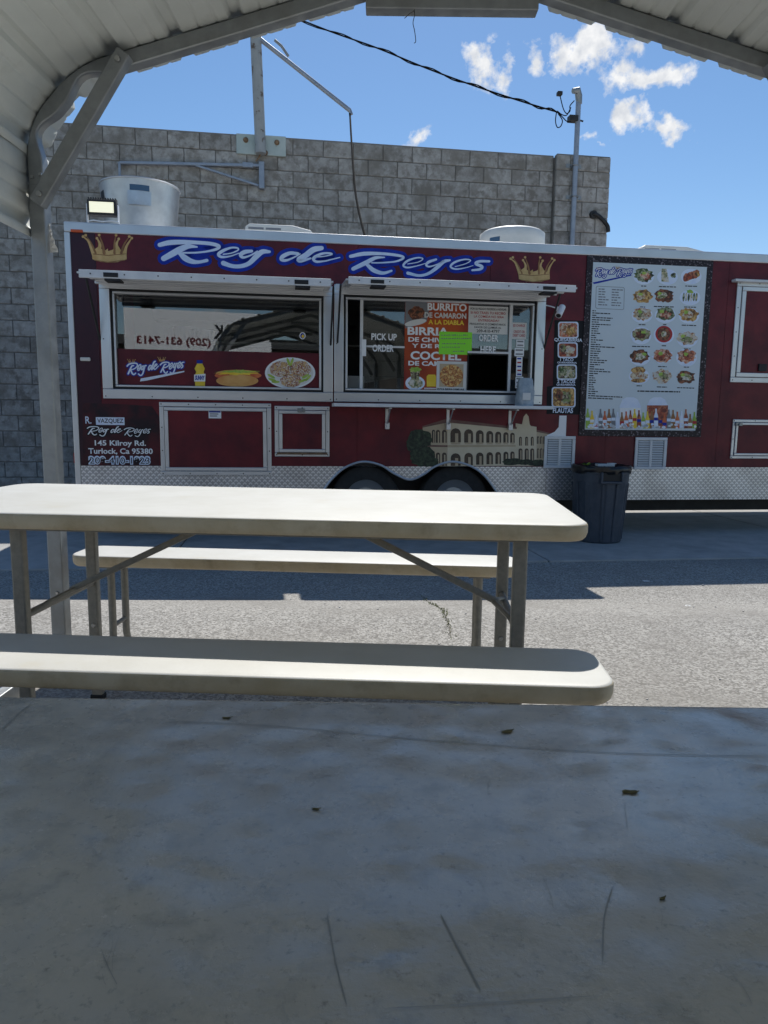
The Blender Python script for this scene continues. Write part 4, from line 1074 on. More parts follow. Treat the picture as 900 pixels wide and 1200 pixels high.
# address block
b = MB(); random.seed(14)
P_ = [(97, 472), (120, 473), (150, 474), (178, 476), (186.5, 488), (186.5, 546.3), (97, 546.3)]
P_ = [(T(x, y)[0], -.0015, T(x, y)[1]) for x, y in P_]; P_ = [(x, y, max(z, ZSK + .002)) for x, y, z in P_]; b.poly(P_[::-1]); b.build('smoke_print', 'smoke', tr)
text_on('address_lettering', 'R.', (100, 488, 107, 496.5), -.003, 'sky_wht', bold=.012)
r = TR(112.5, 489, 146, 498); b = MB(); b.poly([(r[0], -.003, r[2]), (r[1], -.003, r[2]), (r[1], -.003, r[3]), (r[0], -.003, r[3])]); b.build('name_plate', 'sky_wht', tr)
text_on('address_lettering', 'VAZQUEZ', (114, 490.5, 144.5, 496.5), -.0045, 'black_print', bold=.01)
r = TR(102.5, 498, 178, 515); script('address_lettering', (r[0], r[1], r[2], r[3]), -.003, tr, (('black_print', .012), ('wht', .002)), wmul=1.0)
text_on('address_lettering', '145 Kilroy Rd.', (111, 516, 171, 524.2), -.003, 'wht', bold=.025)
text_on('address_lettering', 'Turlock, Ca 95380', (103.5, 525.3, 179, 533), -.003, 'wht', bold=.025)
text_on('address_lettering', '209-410-1923', (103.5, 534, 176.5, 545), -.003, 'sky_wht', bold=.085)
text_on('address_lettering', '209-410-1923', (105, 536, 175.2, 543.4), -.0045, 'black_print', bold=-.004)
# window board (left): band, script, bottle, hot dog, tostadas
r = TR(137.5, 411.5, 381.5, 458, .03); r = (GA[0] + .002, GA[1] - .002, GA[2] + .002, r[3])
b = MB(); b.box(r[0], r[1], .028, .0335, r[2], r[3]); band = b.build('window_banner', 'maroon', tr)
def rect(b, px, dy, mi=0):
    r = TR(*px, dy); b.poly([(r[0], dy, r[2]), (r[1], dy, r[2]), (r[1], dy, r[3]), (r[0], dy, r[3])], mi)
def pp(b, pts, dy, mi=0):
    P = [(T(x, y, dy)[0], dy, T(x, y, dy)[1]) for x, y in pts]
    a_ = sum(P[i][0] * P[(i + 1) % len(P)][2] - P[(i + 1) % len(P)][0] * P[i][2] for i in range(len(P)))
    b.poly(P if a_ > 0 else P[::-1], mi)
def ell(b, cx, cy, rx, ry, dy, mi=0, n=24, jit=0.0, rot=0.0):
    pts = []
    for k_ in range(n):
        a_ = 6.28318 * k_ / n; j_ = 1 + jit * random.uniform(-1, 1); x, y = rx * j_ * math.cos(a_), ry * j_ * math.sin(a_)
        pts.append((cx + x * math.cos(rot) - y * math.sin(rot), cy + x * math.sin(rot) + y * math.cos(rot)))
    pp(b, pts, dy, mi)
yb = .0265
r = TR(149, 420, 217, 443, yb); script('banner_lettering', (r[0], r[1], r[2] - .03, r[3] - .03), yb, band, (('blue', .013), ('sky_wht', .004)), tilt=.05, wmul=1.05)
b = MB(); pp(b, [(165, 443.5), (216, 434.5), (216, 436), (172, 446), (164, 447)], yb - .0005); b.build('banner_lettering', 'sky_wht', band)
crown(154, 423.5, .17, yb, band); crown(189.5, 421, .17, yb, band)
b = MB()
pp(b, [(229, 455), (228, 440), (230, 436), (228, 432), (231, 426), (237, 426), (240, 432), (238.5, 436), (240.5, 440), (240, 455)], yb, 0)
pp(b, [(230.5, 426), (230.5, 422), (237.5, 422), (237.5, 426)], yb, 1); pp(b, [(227.5, 447), (227.5, 439), (240.8, 438), (240.5, 447)], yb - .0005, 2)
jb = b.build('juice_bottle_print', ['yellow', 'blue', 'wht'], band)
text_on('bottle_lettering', 'SUNNY', (228.5, 440, 240, 445.5), yb - .001, 'blue', band, bold=.05, shear=.2)
b = MB(); 
ell(b, 278, 437.5, 25, 4.2, yb, 0); ell(b, 279, 440, 27.5, 5.2, yb - .0003, 1); ell(b, 278, 446.2, 24.8, 7.0, yb - .0006, 0)
ell(b, 277.5, 436.8, 21, 2.8, yb - .0009, 2, jit=.35, n=40); ell(b, 277, 435.5, 19, 1.6, yb - .0012, 3, jit=.6, n=44)
b.build('hot_dog_print', ['bun', 'sausage', 'yellow', 'lettuce'], band)
b = MB(); ell(b, 340, 437, 29.5, 18.2, yb, 0, 40); ell(b, 340, 437.2, 27, 16.4, yb - .0003, 1, 40)
for (x, y, rx, ry) in ((329, 432.5, 13, 9), (352, 432.5, 12.5, 9.5), (341, 446, 12.5, 8)): ell(b, x, y, rx, ry, yb - .0006, 2, 24, .06)
for (x, y, ro) in ((318, 441, .5), (319, 445, .3), (323, 447.5, .0), (358, 441, -.5), (361, 443, -.8), (355, 446, -.4), (338, 424, 1.2), (342, 424, 1.9)): ell(b, x, y, 5, 1.5, yb - .0009, 3, 12, rot=ro)
b.build('tostada_print', ['wht', 'paper', 'tostada', 'lettuce'], band)
b = MB(); ell(b, 354.5, 393.5, 3.6, 4.2, .0335, 0); ell(b, 354.5, 393.5, 2.6, 3.2, .033, 1); ell(b, 355, 394, 1.6, 2, .0325, 2); b.build('round_sticker', ['wht', 'blue', 'yellow'], tr)
# right window: signs stuck to the glass
yg = .0325
text_on('window_lettering', 'PICK UP', (435.2, 390.8, 465, 398.8), yg - .004, 'wht', bold=.03)
text_on('window_lettering', 'ORDER', (436.5, 404, 461.5, 412.3), yg - .0215, 'wht', bold=.03)
text_on('window_lettering', 'ORDER', (561, 392.3, 584, 400.3), yg - .004, 'wht', bold=.03)
text_on('window_lettering', 'HERE', (563, 405.6, 581, 413.8), yg - .0215, 'wht', bold=.03)
def sheet_px(name, px, dy, mt, th=.0015):
    r = TR(*px, dy); b = MB(); b.box(r[0], r[1], dy, dy + th, r[2], r[3]); return b.build(name, mt, tr)
po = sheet_px('menu_poster', (474, 352, 548, 459.5), .030, 'poster')
yp = .0285
for body, px, mt in (('BURRITO', (501, 355.5, 547, 364.5), 'wht'), ('DE CAMARON', (497.5, 366.5, 546.5, 373), 'paper'), ('A LA DIABLA', (502, 375, 544, 380.5), 'yellow'),
                 ('BIRRIA', (477.5, 383.5, 526, 393), 'wht'), ('DE CHIVO', (478.5, 395.5, 526, 401), 'wht'), ('Y DE RES', (482.5, 403, 526, 408), 'wht'),
                 ('COCTEL', (481, 412, 540.5, 422), 'wht'), ('DE CAMARON', (478.5, 423.5, 546, 429), 'wht')):
    text_on('poster_lettering', body, px, yp, mt, po, bold=.035)
b = MB(); pp(b, [(475, 353), (500, 353), (503, 363), (500, 377), (486, 382), (475, 385)], yp + .001, 0); ell(b, 488, 367.5, 9.5, 8, yp + .0004, 1, jit=.12); ell(b, 487, 378, 13, 3.5, yp, 2, rot=-.2)
b.build('poster_burrito', ['grey_print', FOOD[2], 'paper'], po)
b = MB(); ell(b, 486.5, 449, 11.5, 8.5, yp, 0); ell(b, 487, 449, 8.5, 6, yp - .0003, 1, jit=.1); pp(b, [(480.5, 432), (492.5, 432), (491, 445), (482, 445)], yp - .0006, 2); ell(b, 486.5, 433, 6.5, 3, yp - .0009, 3, jit=.3)
pp(b, [(500, 441), (502, 439), (510, 439), (511, 441), (511, 453), (500, 453)], yp, 4); b.build('poster_cocktail', ['sky_wht', FOOD[5], FOOD[7], 'lettuce', 'yellow'], po)
b = MB(); 
for y in (454.5, 456.5): rect(b, (497, y, 511, y + 1.1), yp, 0)
b.build('poster_lettering', 'wht', po)
pz = sheet_px('pizza_flyer', (511.5, 423.5, 548, 460), .0265, 'paper')
b = MB(); rect(b, (515, 426.5, 543, 453.5), .0257, 0); ell(b, 529, 440.5, 13.8, 13.2, .0252, 1, 28)
for a_ in (.3, 1.2, 2.0, 2.9, 3.6, 4.5, 5.4):
    pp(b, [(529, 440.5), (529 + 13 * math.cos(a_), 440.5 + 12.5 * math.sin(a_)), (529 + 13 * math.cos(a_ + .06), 440.5 + 12.5 * math.sin(a_ + .06))], .0247, 2)
b.build('pizza_print', ['tan_wall', 'pizza', 'gold_dark'], pz)
text_on('flyer_lettering', 'PIZZA BIRRIA FAMILIAR', (512.5, 455, 544, 457.5), .0255, 'black_print', pz, bold=.02)
nt_ = sheet_px('green_note', (514.5, 389, 553, 415.5), .0245, 'green_note')
b = MB(); random.seed(5)
for (y, x0, x1) in ((392.5, 517, 548), (396.5, 517, 551), (402.5, 518, 546), (406.5, 518, 538), (411.5, 531, 543)):
    x = x0
    while x < x1:
        w_ = random.uniform(.9, 2.4); pp(b, [(x, y + random.uniform(-.6, .1)), (x + w_, y + random.uniform(-.6, .1)), (x + w_, y + .75), (x, y + .85)], .0238, 0); x += w_ + random.uniform(.4, 1.2)
b.build('handwriting', 'grey_print', nt_)
nw = sheet_px('notice_sign', (549, 359, 595, 391.5), .030, 'paper')
for body, px, mt in (('POR SU PEDIDO REGRESE A REVISAR', (551.5, 361, 593.5, 363.5), 'black_print'), ('SI NO TRAES TU RECIBO', (551.5, 365.3, 592.5, 368.3), 'red_print'), ('LA COMIDA NO SERA', (555.5, 369.8, 590.5, 372.6), 'red_print'), ('ENTREGADA!!', (560.5, 374.2, 585, 377), 'red_print'),
                 ('PREGUNTAS O COMENTARIOS', (550.5, 378.8, 592.5, 381.2), 'black_print'), ('FAVOR DE LLAMAR AL', (556, 382.6, 587.5, 385), 'black_print'), ('209-410-4797', (558.5, 386.3, 585.5, 389.8), 'black_print')):
    text_on('sign_lettering', body, px, .0285, mt, nw, bold=.01)
cs = sheet_px('charge_sign', (599.8, 378, 617, 397.5), .030, 'paper')
for body, px in (('$2 CHARGE', (601.5, 380, 615.3, 383.4)), ('CREDIT OR', (602, 387.2, 615, 390.3)), ('DEBIT CARD', (601, 391.5, 615.5, 394.7))): text_on('sign_lettering', body, px, .0285, 'red_print', cs, bold=.01)
for (px, c_) in (((605, 398, 614.5, 407), 'grey_print'), ((603, 408, 614, 417.5), 'grey_print'), ((605, 418, 612, 441), 'blue'), ((604, 441.5, 613, 455), 'grey_print')):
    s_ = sheet_px('payment_sticker', px, .030, 'wht'); b = MB(); x0, y0, x1, y1 = px; n_ = max(2, int((y1 - y0) / 4))
    for k_ in range(n_):
        yy = y0 + (k_ + .3) * (y1 - y0) / n_; rect(b, (x0 + 1.2, yy, x1 - 1.2, yy + 1.7), .0287, k_ % 2)
    b.build('sticker_print', [c_, 'red_print' if c_ == 'blue' else 'grey_print'], s_)
# photo column beside the window
b = MB(); pp(b, [(650, 375), (684.5, 376), (681, 452), (681, 486), (640.5, 485), (641, 453), (648, 452)], -.0025); col = b.build('photo_column', 'black_print', tr)
for (px, f) in (((654, 377, 678, 396.5), 1), ((653.5, 401, 677, 419.5), 4), ((652.5, 427, 676, 445), 5), ((646.5, 453.5, 674.5, 477.5), 7)):
    x0, y0, x1, y1 = px; b = MB()
    def rr2(x0, y0, x1, y1, r_): return [(cx + r_ * math.cos(a_), cy + r_ * math.sin(a_)) for cx, cy, s0 in ((x1 - r_, y0 + r_, -1.5708), (x1 - r_, y1 - r_, 0), (x0 + r_, y1 - r_, 1.5708), (x0 + r_, y0 + r_, 3.1416)) for a_ in (s0, s0 + .5236, s0 + 1.047, s0 + 1.5708)]
    pp(b, rr2(x0, y0, x1, y1, 3), -.0035, 0); pp(b, rr2(x0 + 1.5, y0 + 1.5, x1 - 1.5, y1 - 1.5, 2.4), -.004, 1)
    random.seed(f); ell(b, (x0 + x1) / 2 + 2, (y0 + y1) / 2 + 1, (x1 - x0) * .27, (y1 - y0) * .3, -.0046, 2, jit=.25); ell(b, (x0 + x1) / 2 - 5, (y0 + y1) / 2 - 2, (x1 - x0) * .16, (y1 - y0) * .26, -.005, 3, jit=.25)
    b.build('dish_photo', ['sky_wht', FOOD[(f + 2) % 8], FOOD[f], FOOD[(f + 3) % 8]], col)
for body, px in (('QUESABIRRIA', (649.5, 396.3, 682.5, 401)), ('1 TACO', (656.5, 419.5, 672, 423.4)), ('QUESABIRRIA', (653, 424, 676, 426.3)), ('2 TACOS', (653, 445, 674, 449.2)), ('QUESABIRRIA', (652, 449.8, 674.5, 452.3)), ('FLAUTAS', (648, 478, 671.5, 484))):
    text_on('photo_lettering', body, px, -.0052, 'sky_wht', col, bold=.03)
# menu board
rm = TR(689.7, 310, 821.2, 504); b = MB(); b.box(rm[0], rm[1], -.009, -.001, rm[2], rm[3]); mb_ = b.build('menu_board', 'menu_bg', tr)
mb_['label'] = 'pale blue menu board of dishes with a speckled border'
frame('board_border', inset(rm, -.062), .0615, -.011, -.001, 'granite', mb_, .002)
ym = -.0102
random.seed(21)
fx = lambda cx, cy: (735 + cx / 7.74, 305 + cy / 7.74)
dish = [(150, 140), (365, 145), (580, 140), (140, 330), (335, 325), (570, 330), (135, 490), (345, 490), (560, 495), (125, 675), (333, 670), (545, 710), (115, 875), (318, 870), (537, 875), (108, 1045), (315, 1055), (530, 1062)]
ftype = [0, 5, 6, 1, 2, 5, 4, 0, 1, 7, 2, 4, 2, 3, 3, 1, 4, 2]
for i, (cx, cy) in enumerate(dish):
    x, y = fx(cx, cy); b = MB()
    if i not in (3, 4, 13, 16, 17): ell(b, x, y + 1, 12.2, 9.2 if i not in (9, 10, 14) else 10.5, ym, 0, 26)
    if i == 13: pp(b, [(x - 13, y), (x + 12, y - 5), (x + 10, y + 5), (x - 4, y + 9)], ym, 0)
    if i == 10: ell(b, x, y, 10, 9.8, ym - .0003, 2, 24); ell(b, x, y, 7.5, 8, ym - .0006, 1, 20, .06); ell(b, x, y, 3.5, 3.5, ym - .001, 3, 12, .2)
    elif i == 1:
        pp(b, [(x - 7, y - 9), (x - 1, y - 9), (x + 2, y + 7), (x - 7, y + 6)], ym - .0004, 1); ell(b, x + 7, y, 4, 4.5, ym - .0004, 0); ell(b, x + 7, y - 1, 3, 3, ym - .0008, 3, 12, .2)
    elif i == 2:
        for k_ in range(5): ell(b, x - 6 + k_ * 3, y + 2 - k_ * 1.0, 3.4, 5.2, ym - .0003 * (k_ + 1), 1, 14, .08, .35)
        ell(b, x + 7, y - 2, 3.2, 3.0, ym - .002, 3, 12, .2)
    elif i == 5:
        for k_ in range(6): ell(b, x - 7.5 + k_ * 3, y + .5, 1.3, 5, ym - .0004, 1 if k_ % 2 else 3, 12, .08, .1)
        ell(b, x, y - 6, 4, 2.2, ym - .0009, 4, 12, .3)
    elif i == 15:
        ell(b, x - 1, y - 6, 8.5, 4, ym - .0004, 1, 20); ell(b, x, y + 1, 10, 5, ym - .0008, 3, 20, .2); ell(b, x - 1, y + 6, 8.5, 2.5, ym - .0012, 1, 20)
    else:
        ell(b, x, y - .5, 11, 7.8, ym - .0004, 1, 26, .16); ell(b, x + random.uniform(-3, 3), y + random.uniform(-2, 1), 6, 4, ym - .0008, 3, 16, .3); ell(b, x + random.uniform(-6, 6), y - 3, 2.6, 2.0, ym - .0011, 4, 10, .3)
    b.build('dish_photo', ['sky_wht', FOOD[ftype[i]], 'red_print' if i == 10 else 'sky_wht', FOOD[(ftype[i] + 3) % 8], 'lettuce'], mb_)
def words(b, x0, x1, y, h, dy=ym, slope=.045, mi=0):
    x = x0
    while x < x1:
        w_ = min(random.uniform(2.0, 5.5), x1 - x)
        if w_ > .6: pp(b, [(x, y + slope * (x - x0)), (x + w_, y + slope * (x + w_ - x0)), (x + w_, y + h + slope * (x + w_ - x0)), (x, y + h + slope * (x - x0))], dy, mi)
        x += w_ + .7
b = MB()
for i, (cx, cy) in enumerate(dish):
    x, y = fx(cx, cy); hw = (3, 10, 7, 3, 12, 7, 4, 2.5, 8.5, 10.5, 2.5, 4, 4.5, 5, 3, 3, 6, 10)[i]; words(b, x - hw, x + hw, y + (11.5 if i not in (9, 10) else 13), 1.1, slope=.03)
words(b, 747, 797, 457.5, 1.5, slope=.02)
rows = [(4, ), (21, ), (6, ), (24, ), (22, ), (8, ), (22, ), (9, ), (8, ), (8, ), (11, ), (6, ), (6, ), (14, ), (6, ), (11, ), (28, ), (11, ), (12, ), (10, ), (9, ), (11, ), (20, ), (17, ), (12, ), (6, ), (17, ), (25, ), (10, ), (5, ), (7, ), (8, ), (8, ), (5, ), (6, ), (7, ), (11, ), (9, ), (40, ), (30, )]
for k_, (wd_,) in enumerate(rows):
    y = 363.5 + k_ * 2.62; x = 694.2 - k_ * .13; words(b, x, x + wd_, y, 1.15, slope=.045)
b.build('menu_lettering', 'black_print', mb_)['kind'] = 'stuff'
b = MB()
for k_ in range(7):
    y = 338 + k_ * 3.05
    words(b, 701.5 - k_ * .1, 701.5 + (7, 8, 7, 8, 12, 7, 10)[k_], y, 1.3); words(b, 717 - k_ * .1, 717 + (14, 8, 8, 10, 7, 11, 10)[k_], y + .7, 1.3)
fr_ = rr2(698.5, 335, 732, 361.5, 2.0); fr2 = rr2(699, 335.5, 731.5, 361, 1.7)
def sl(p): return (p[0] - (p[1] - 335) * .03, p[1] + (p[0] - 698) * .05)
for i in range(len(fr_)):
    j = (i + 1) % len(fr_); pp(b, [sl(fr_[i]), sl(fr_[j]), sl(fr2[j]), sl(fr2[i])], ym)
b.build('menu_lettering', 'grey_print', mb_)['kind'] = 'stuff'
r = TR(697.5, 314, 741, 328); script('menu_title', (r[0], r[1], r[2] - .02, r[3]), ym, mb_, (('blue', .010), ('wht', .002)), tilt=.03, wmul=1.0)
b = MB(); pp(b, [(694.5, 331), (740, 321.5), (740, 323), (696, 333)], ym); b.build('menu_title', 'blue', mb_)
crown(701.5, 314.5, .10, ym, mb_); crown(724, 313.5, .10, ym, mb_)
# drinks along the bottom of the menu
b = MB(); random.seed(4)
for cx, fill in ((738.5, .0), (770.5, 1)):
    pp(b, [(cx - 12, 500), (cx - 12.5, 476), (cx - 9, 468), (cx - 4, 465.5), (cx + 4, 465.5), (cx + 9, 468), (cx + 12.5, 476), (cx + 12, 500)], ym, 0); ell(b, cx, 464, 6.5, 1.3, ym - .0003, 1); ell(b, cx, 461.8, 2, 1.6, ym - .0004, 1)
    pp(b, [(cx - 12.2, 500), (cx - 12.3, 475 + (0 if fill else 3)), (cx + 12.3, 475 + (0 if fill else 3)), (cx + 12.2, 500)], ym - .0005, 2 if fill else 3)
x = 688.5; cols = [4, 5, 0, 9, 7, 10, 9, 0, 10, 7, 2, 5, 2, 4, 5, 10, 0, 2, 7, 9, 10, 7, 0, 2, 10, 4]
for k_ in range(26):
    x = 688.8 + k_ * 5.0; c_ = cols[k_]; yt = 481 + random.uniform(-2.5, 5); 
    pp(b, [(x - 2.4, 502), (x - 2.4, yt + 9), (x - .9, yt + 4), (x - .9, yt), (x + .9, yt), (x + .9, yt + 4), (x + 2.4, yt + 9), (x + 2.4, 502)], ym - .001 - .00005 * k_, c_)
    pp(b, [(x - 2.3, yt + 14), (x - 2.3, yt + 10.5), (x + 2.3, yt + 10.5), (x + 2.3, yt + 14)], ym - .0026, random.choice((0, 0, 3, 6, 8)))
for k_ in range(60):
    ell(b, random.uniform(690, 815), random.uniform(497, 502), random.uniform(1.4, 2.6), 1.5, ym - .003, random.choice((0, 1, 3)), 7, .3)
b.build('drinks_print', ['sky_wht', 'menu_bg', FOOD[6], 'wht', 'lettuce', 'yellow', 'blue', 'sausage', 'red_print', 'grey_print', 'gold_dark'], mb_)
# painted building mural
ymu = -.003; g4 = lambda x, y: (470 + x / 4.737, 480 + y / 4.737)
b = MB(); G = lambda pts, d, mi: pp(b, [g4(*q) for q in pts], ymu - d, mi)
G([(120, 96), (258, 62), (258, 314), (120, 314)], 0, 1); G([(258, 70), (640, 106), (640, 312), (258, 314)], 0, 0)
G([(118, 92), (250, 52), (258, 60), (258, 72), (120, 100)], .0004, 3); G([(250, 52), (642, 96), (642, 108), (258, 72)], .0004, 3)
G([(636, 76), (752, 96), (752, 312), (636, 312)], .0002, 0); G([(660, 92), (672, 80), (680, 40), (695, 22), (708, 38), (714, 82), (722, 92)], .0004, 0); G([(752, 118), (835, 138), (835, 312), (752, 312)], .0002, 1); G([(752, 112), (860, 138), (850, 142), (752, 124)], .0006, 3)
G([(258, 196), (636, 196), (636, 206), (258, 210)], .0008, 1); G([(120, 196), (258, 198), (258, 208), (120, 206)], .0008, 3)
def archp(cx, w_, y0, y1, mi=2):
    h = w_ / 2; pts = [(cx - h, y1), (cx - h, y0 + h)] + [(cx - h * math.cos(a_), y0 + h - h * math.sin(a_)) for a_ in (.5, 1.0, 1.57, 2.14, 2.64)] + [(cx + h, y0 + h), (cx + h, y1)]
    G(pts, .0010, mi); G([(cx - h * .1, y1), (cx - h * .1, y0 + h * 1.0), (cx + h * .5, y0 + h * 1.0), (cx + h * .5, y1)], .0014, 4)
for cx, w_ in ((303, 58), (375, 50), (437, 43), (492, 38), (539, 33), (582, 29), (618, 25)):
    k_ = (cx - 303) / 315; archp(cx, w_, 103 + 25 * k_, 182 + 4 * k_); archp(cx, w_ * .95, 242 - 10 * k_, 312 - 14 * k_)
    G([(cx - w_ * .45, 183), (cx + w_ * .45, 183), (cx + w_ * .45, 193), (cx - w_ * .45, 193)], .0012, 1)
for cx, w_ in ((180, 18), (205, 24), (240, 26)): archp(cx, w_, 112, 184); archp(cx, w_, 238, 312)
for cx in (663, 697, 728): archp(cx, 16, 150, 200); archp(cx, 22, 215, 285)
for cx in (760, 778, 796, 814): archp(cx, 13, 148, 190); archp(cx, 13, 215, 270)
b.build('building_mural', ['cream_wall', 'tan_wall', 'arch', 'mural_roof', 'tan_wall'], tr)
b = MB(); random.seed(9)
for (cx, cy, rx, ry) in ((105, 165, 70, 55), (120, 260, 72, 58), (165, 290, 45, 26), (75, 190, 45, 50)): ell(b, *g4(cx, cy), rx / 4.737, ry / 4.737, ymu - .0016 - cx * 1e-6, 0, 30, .10)
b.build('mural_tree', 'mural_tree', tr); b = MB()
for (cx, cy, rx, ry) in ((620, 290, 60, 20), (690, 292, 50, 16), (760, 296, 60, 18)): ell(b, *g4(cx, cy), rx / 4.737, ry / 4.737, ymu - .0018 - cx * 1e-7, 0, 24, .14)
b.build('mural_shrub', 'mural_tree', tr)
# white monument foot at the mural's right end
b = MB(); pp(b, [(655.5, 487), (664, 487), (663, 512), (654, 512)], ymu - .0012, 0); pp(b, [(641, 510), (650, 506), (655, 500), (656, 512), (641, 512)], ymu - .0014, 0); b.build('monument_print', 'wht', tr)
# ------------------------------------------------------------------ things on and around the trailer
def tthing(name, u, y, z, label, cat, group=None): return empty(name, TW(u, y, z), YAW, label, cat, group)
ZR = ZT + .02
# exhaust fans on the roof
dy = .75; u = T(160, 240, dy)[0]; zt_ = T(160, 214, dy)[1]; rt = (T(207.5, 240, dy)[0] - T(113, 240, dy)[0]) / 2; hh = zt_ - ZR
f = tthing('exhaust_fan', u, dy + .2, ZR, 'dented silver exhaust fan housing on the trailer roof beside the floodlight', 'exhaust fan')
b = MB(); b.lathe([(rt * .62, 0), (rt * .80, .02), (rt * .90, hh * .35), (rt * .97, hh * .75), (rt, hh - .02), (rt * 1.01, hh), (rt * .985, hh), (rt * .95, hh * .75), (rt * .8, hh * .3), (0, hh * .28)], (0, 0, 0), 48); b.build('housing', 'fan_alu', f, smooth=True, angle=60)
b = MB(); b.tube([(rt * 1.005 * math.cos(k * .1309), rt * 1.005 * math.sin(k * .1309), hh) for k in range(49)], .009, 8, cap=False); b.build('rim', 'alu', f, smooth=True)
b = MB(); b.lathe([(rt * .35, 0), (rt * .35, hh * .6), (rt * .3, hh * .66), (0, hh * .68)], (0, 0, hh * .27), 24); b.build('motor_cover', 'fan_alu', f, smooth=True)
b = MB(); b.box(-rt * .75, rt * .75, -rt * .75, rt * .75, -.02, .015); b.build('curb', 'fan_alu', f, bevel=.005)
def curved_plate(a0, a1, z0, z1, r_, n=10):
    b = MB()
    for i in range(n):
        p, q = a0 + (a1 - a0) * i / n, a0 + (a1 - a0) * (i + 1) / n
        b.poly([(r_ * math.cos(p), r_ * math.sin(p), z0), (r_ * math.cos(q), r_ * math.sin(q), z0), (r_ * math.cos(q), r_ * math.sin(q), z1), (r_ * math.cos(p), r_ * math.sin(p), z1)])
    return b
curved_plate(-1.70, -1.12, hh * .58, hh * .80, rt * .985).build('rating_label', 'fan_alu', f); curved_plate(-1.64, -1.16, hh * .80, hh * .89, rt * .992).build('maker_label', 'navy', f)
curved_plate(-2.75, -2.5, hh * .45, hh * .85, rt * .985).build('switch_opening', 'black', f)
dy = 1.2; u = T(600, 282, dy)[0]; zt_ = T(600, 272.5, dy)[1]; rt = (T(636, 280, dy)[0] - T(563, 280, dy)[0]) / 2; hh = max(.12, zt_ - ZR)
f = tthing('exhaust_fan', u, dy, ZR, 'low white round exhaust fan on the roof above the right crown', 'exhaust fan')
b = MB(); b.lathe([(rt * .7, 0), (rt * .92, .03), (rt, hh * .7), (rt, hh - .03), (rt * .9, hh - .005), (0, hh)], (0, 0, 0), 40); b.build('housing', 'cream_plastic', f, smooth=True, angle=60)
curved_plate(-2.6, -2.25, hh * .6, hh * .72, rt * 1.004).build('maker_label', 'navy', f)
# roof air conditioners
def aircon(px0, px1, pt, dy, label, dep=.7):
    um0, um1 = T(px0, pt + 6, dy)[0], T(px1, pt + 6, dy)[0]; zt_ = T((px0 + px1) / 2, pt, dy)[1]; L_ = um1 - um0; h = max(.12, zt_ - ZR)
    f = tthing('air_conditioner', (um0 + um1) / 2, dy, ZR, label, 'air conditioner', 'air conditioners on the trailer roof')
    prof = [(-L_ / 2, 0), (-L_ / 2 + .02, h * .9), (-L_ / 2 + .06, h), (L_ * .1, h), (L_ * .32, h * .86), (L_ * .45, h * .45), (L_ / 2, .0)]
    b = MB(); n_ = len(prof)
    for s_, y in ((0, 0), (1, dep)): b.v += [(x, y, z) for x, z in prof]
    for i in range(n_ - 1): b.f.append((i, i + n_, i + 1 + n_, i + 1)); b.m.append(0)
    b.f.append(tuple(range(n_))); b.m.append(0); b.f.append(tuple(n_ + i for i in reversed(range(n_)))); b.m.append(0)
    b.build('shroud', 'cream_plastic', f, bevel=.015)
    for k_ in range(4):
        for s_ in (0, 1):
            z = h * (.38 + .14 * k_); x0 = -L_ / 2 + .05 + s_ * L_ * .21; b = MB(); b.box(x0, x0 + L_ * .185, -.004, .004, z, z + h * .07); b.build('louvre', 'grey_print', f)
aircon(285, 381, 263.5, .8, 'low cream air conditioner with louvres on the roof beside the silver fan')
aircon(750, 842, 288.5, .9, 'low cream air conditioner on the roof above the menu board')
# flood light
dy = .02; u, z = T(120, 244, dy); w_ = (T(138, 244, dy)[0] - T(104, 244, dy)[0]); h = T(120, 236, dy)[1] - T(120, 254, dy)[1]
f = tthing('flood_light', u, dy, ZT + .028, 'lit square floodlight on a bracket at the trailer roof corner', 'floodlight')
zl = z - ZT - .028
b = MB(); b.box(-w_ / 2, w_ / 2, -.03, .05, zl - h / 2, zl + h / 2); b.build('housing', 'black', f, bevel=.008)
b = MB(); b.box(-w_ / 2 + .02, w_ / 2 - .02, -.034, -.0305, zl - h / 2 + .02, zl + h / 2 - .02); b.build('led_panel', 'lamp', f)
b = MB()
for k_ in range(12): b.box(-w_ / 2 + .008 + k_ * w_ / 12, -w_ / 2 + .016 + k_ * w_ / 12, -.02, .05, zl + h / 2 + .001, zl + h / 2 + .018)
b.build('cooling_fin', 'black', f)
b = MB()
for s_ in (-1, 1): b.box(s_ * (w_ / 2 + .008) - .004, s_ * (w_ / 2 + .008) + .004, -.01, .03, .0, zl + .03)
b.box(-w_ / 2 - .012, w_ / 2 + .012, -.01, .03, -.0005, .006); b.tube([(-.12, -.02, .012), (-.07, -.03, .02), (.0, -.02, .014), (.08, -.015, .026), (.14, -.02, .012)], .006, 8)
b.build('bracket', 'wht', f)
# security camera
u, z = T(650, 366); f = tthing('security_camera', u, 0, z - TORG.z * 0, 'white bullet security camera beside the order window', 'camera')
f.location = TW(u, 0, z)
b = MB(); b.tube([(.03, -.001, .03), (.045, -.04, .035), (.04, -.08, .03), (.02, -.10, .02)], .008, 10); b.lathe([(0, -.012), (.022, -.012), (.024, 0)], (.03, 0, .03), 16, axis='y'); b.build('mount_arm', 'wht', f, smooth=True)
b = MB(); d_ = Vector((-.35, -.35, -.55)).normalized(); c_ = Vector((.02, -.115, .015)); b.tube([c_ - d_ * .03, c_ + d_ * .09], .030, 20); b.build('barrel', 'wht', f, smooth=True)
b = MB(); b.tube([c_ + d_ * .088, c_ + d_ * .092], .023, 20); b.build('lens', 'black', f, smooth=True)
b = MB(); b.tube([(.035, -.002, .032), (-.03, -.004, .05), (-.10, -.004, .062)], .006, 8); b.build('camera_cable', 'wht', f, smooth=True)
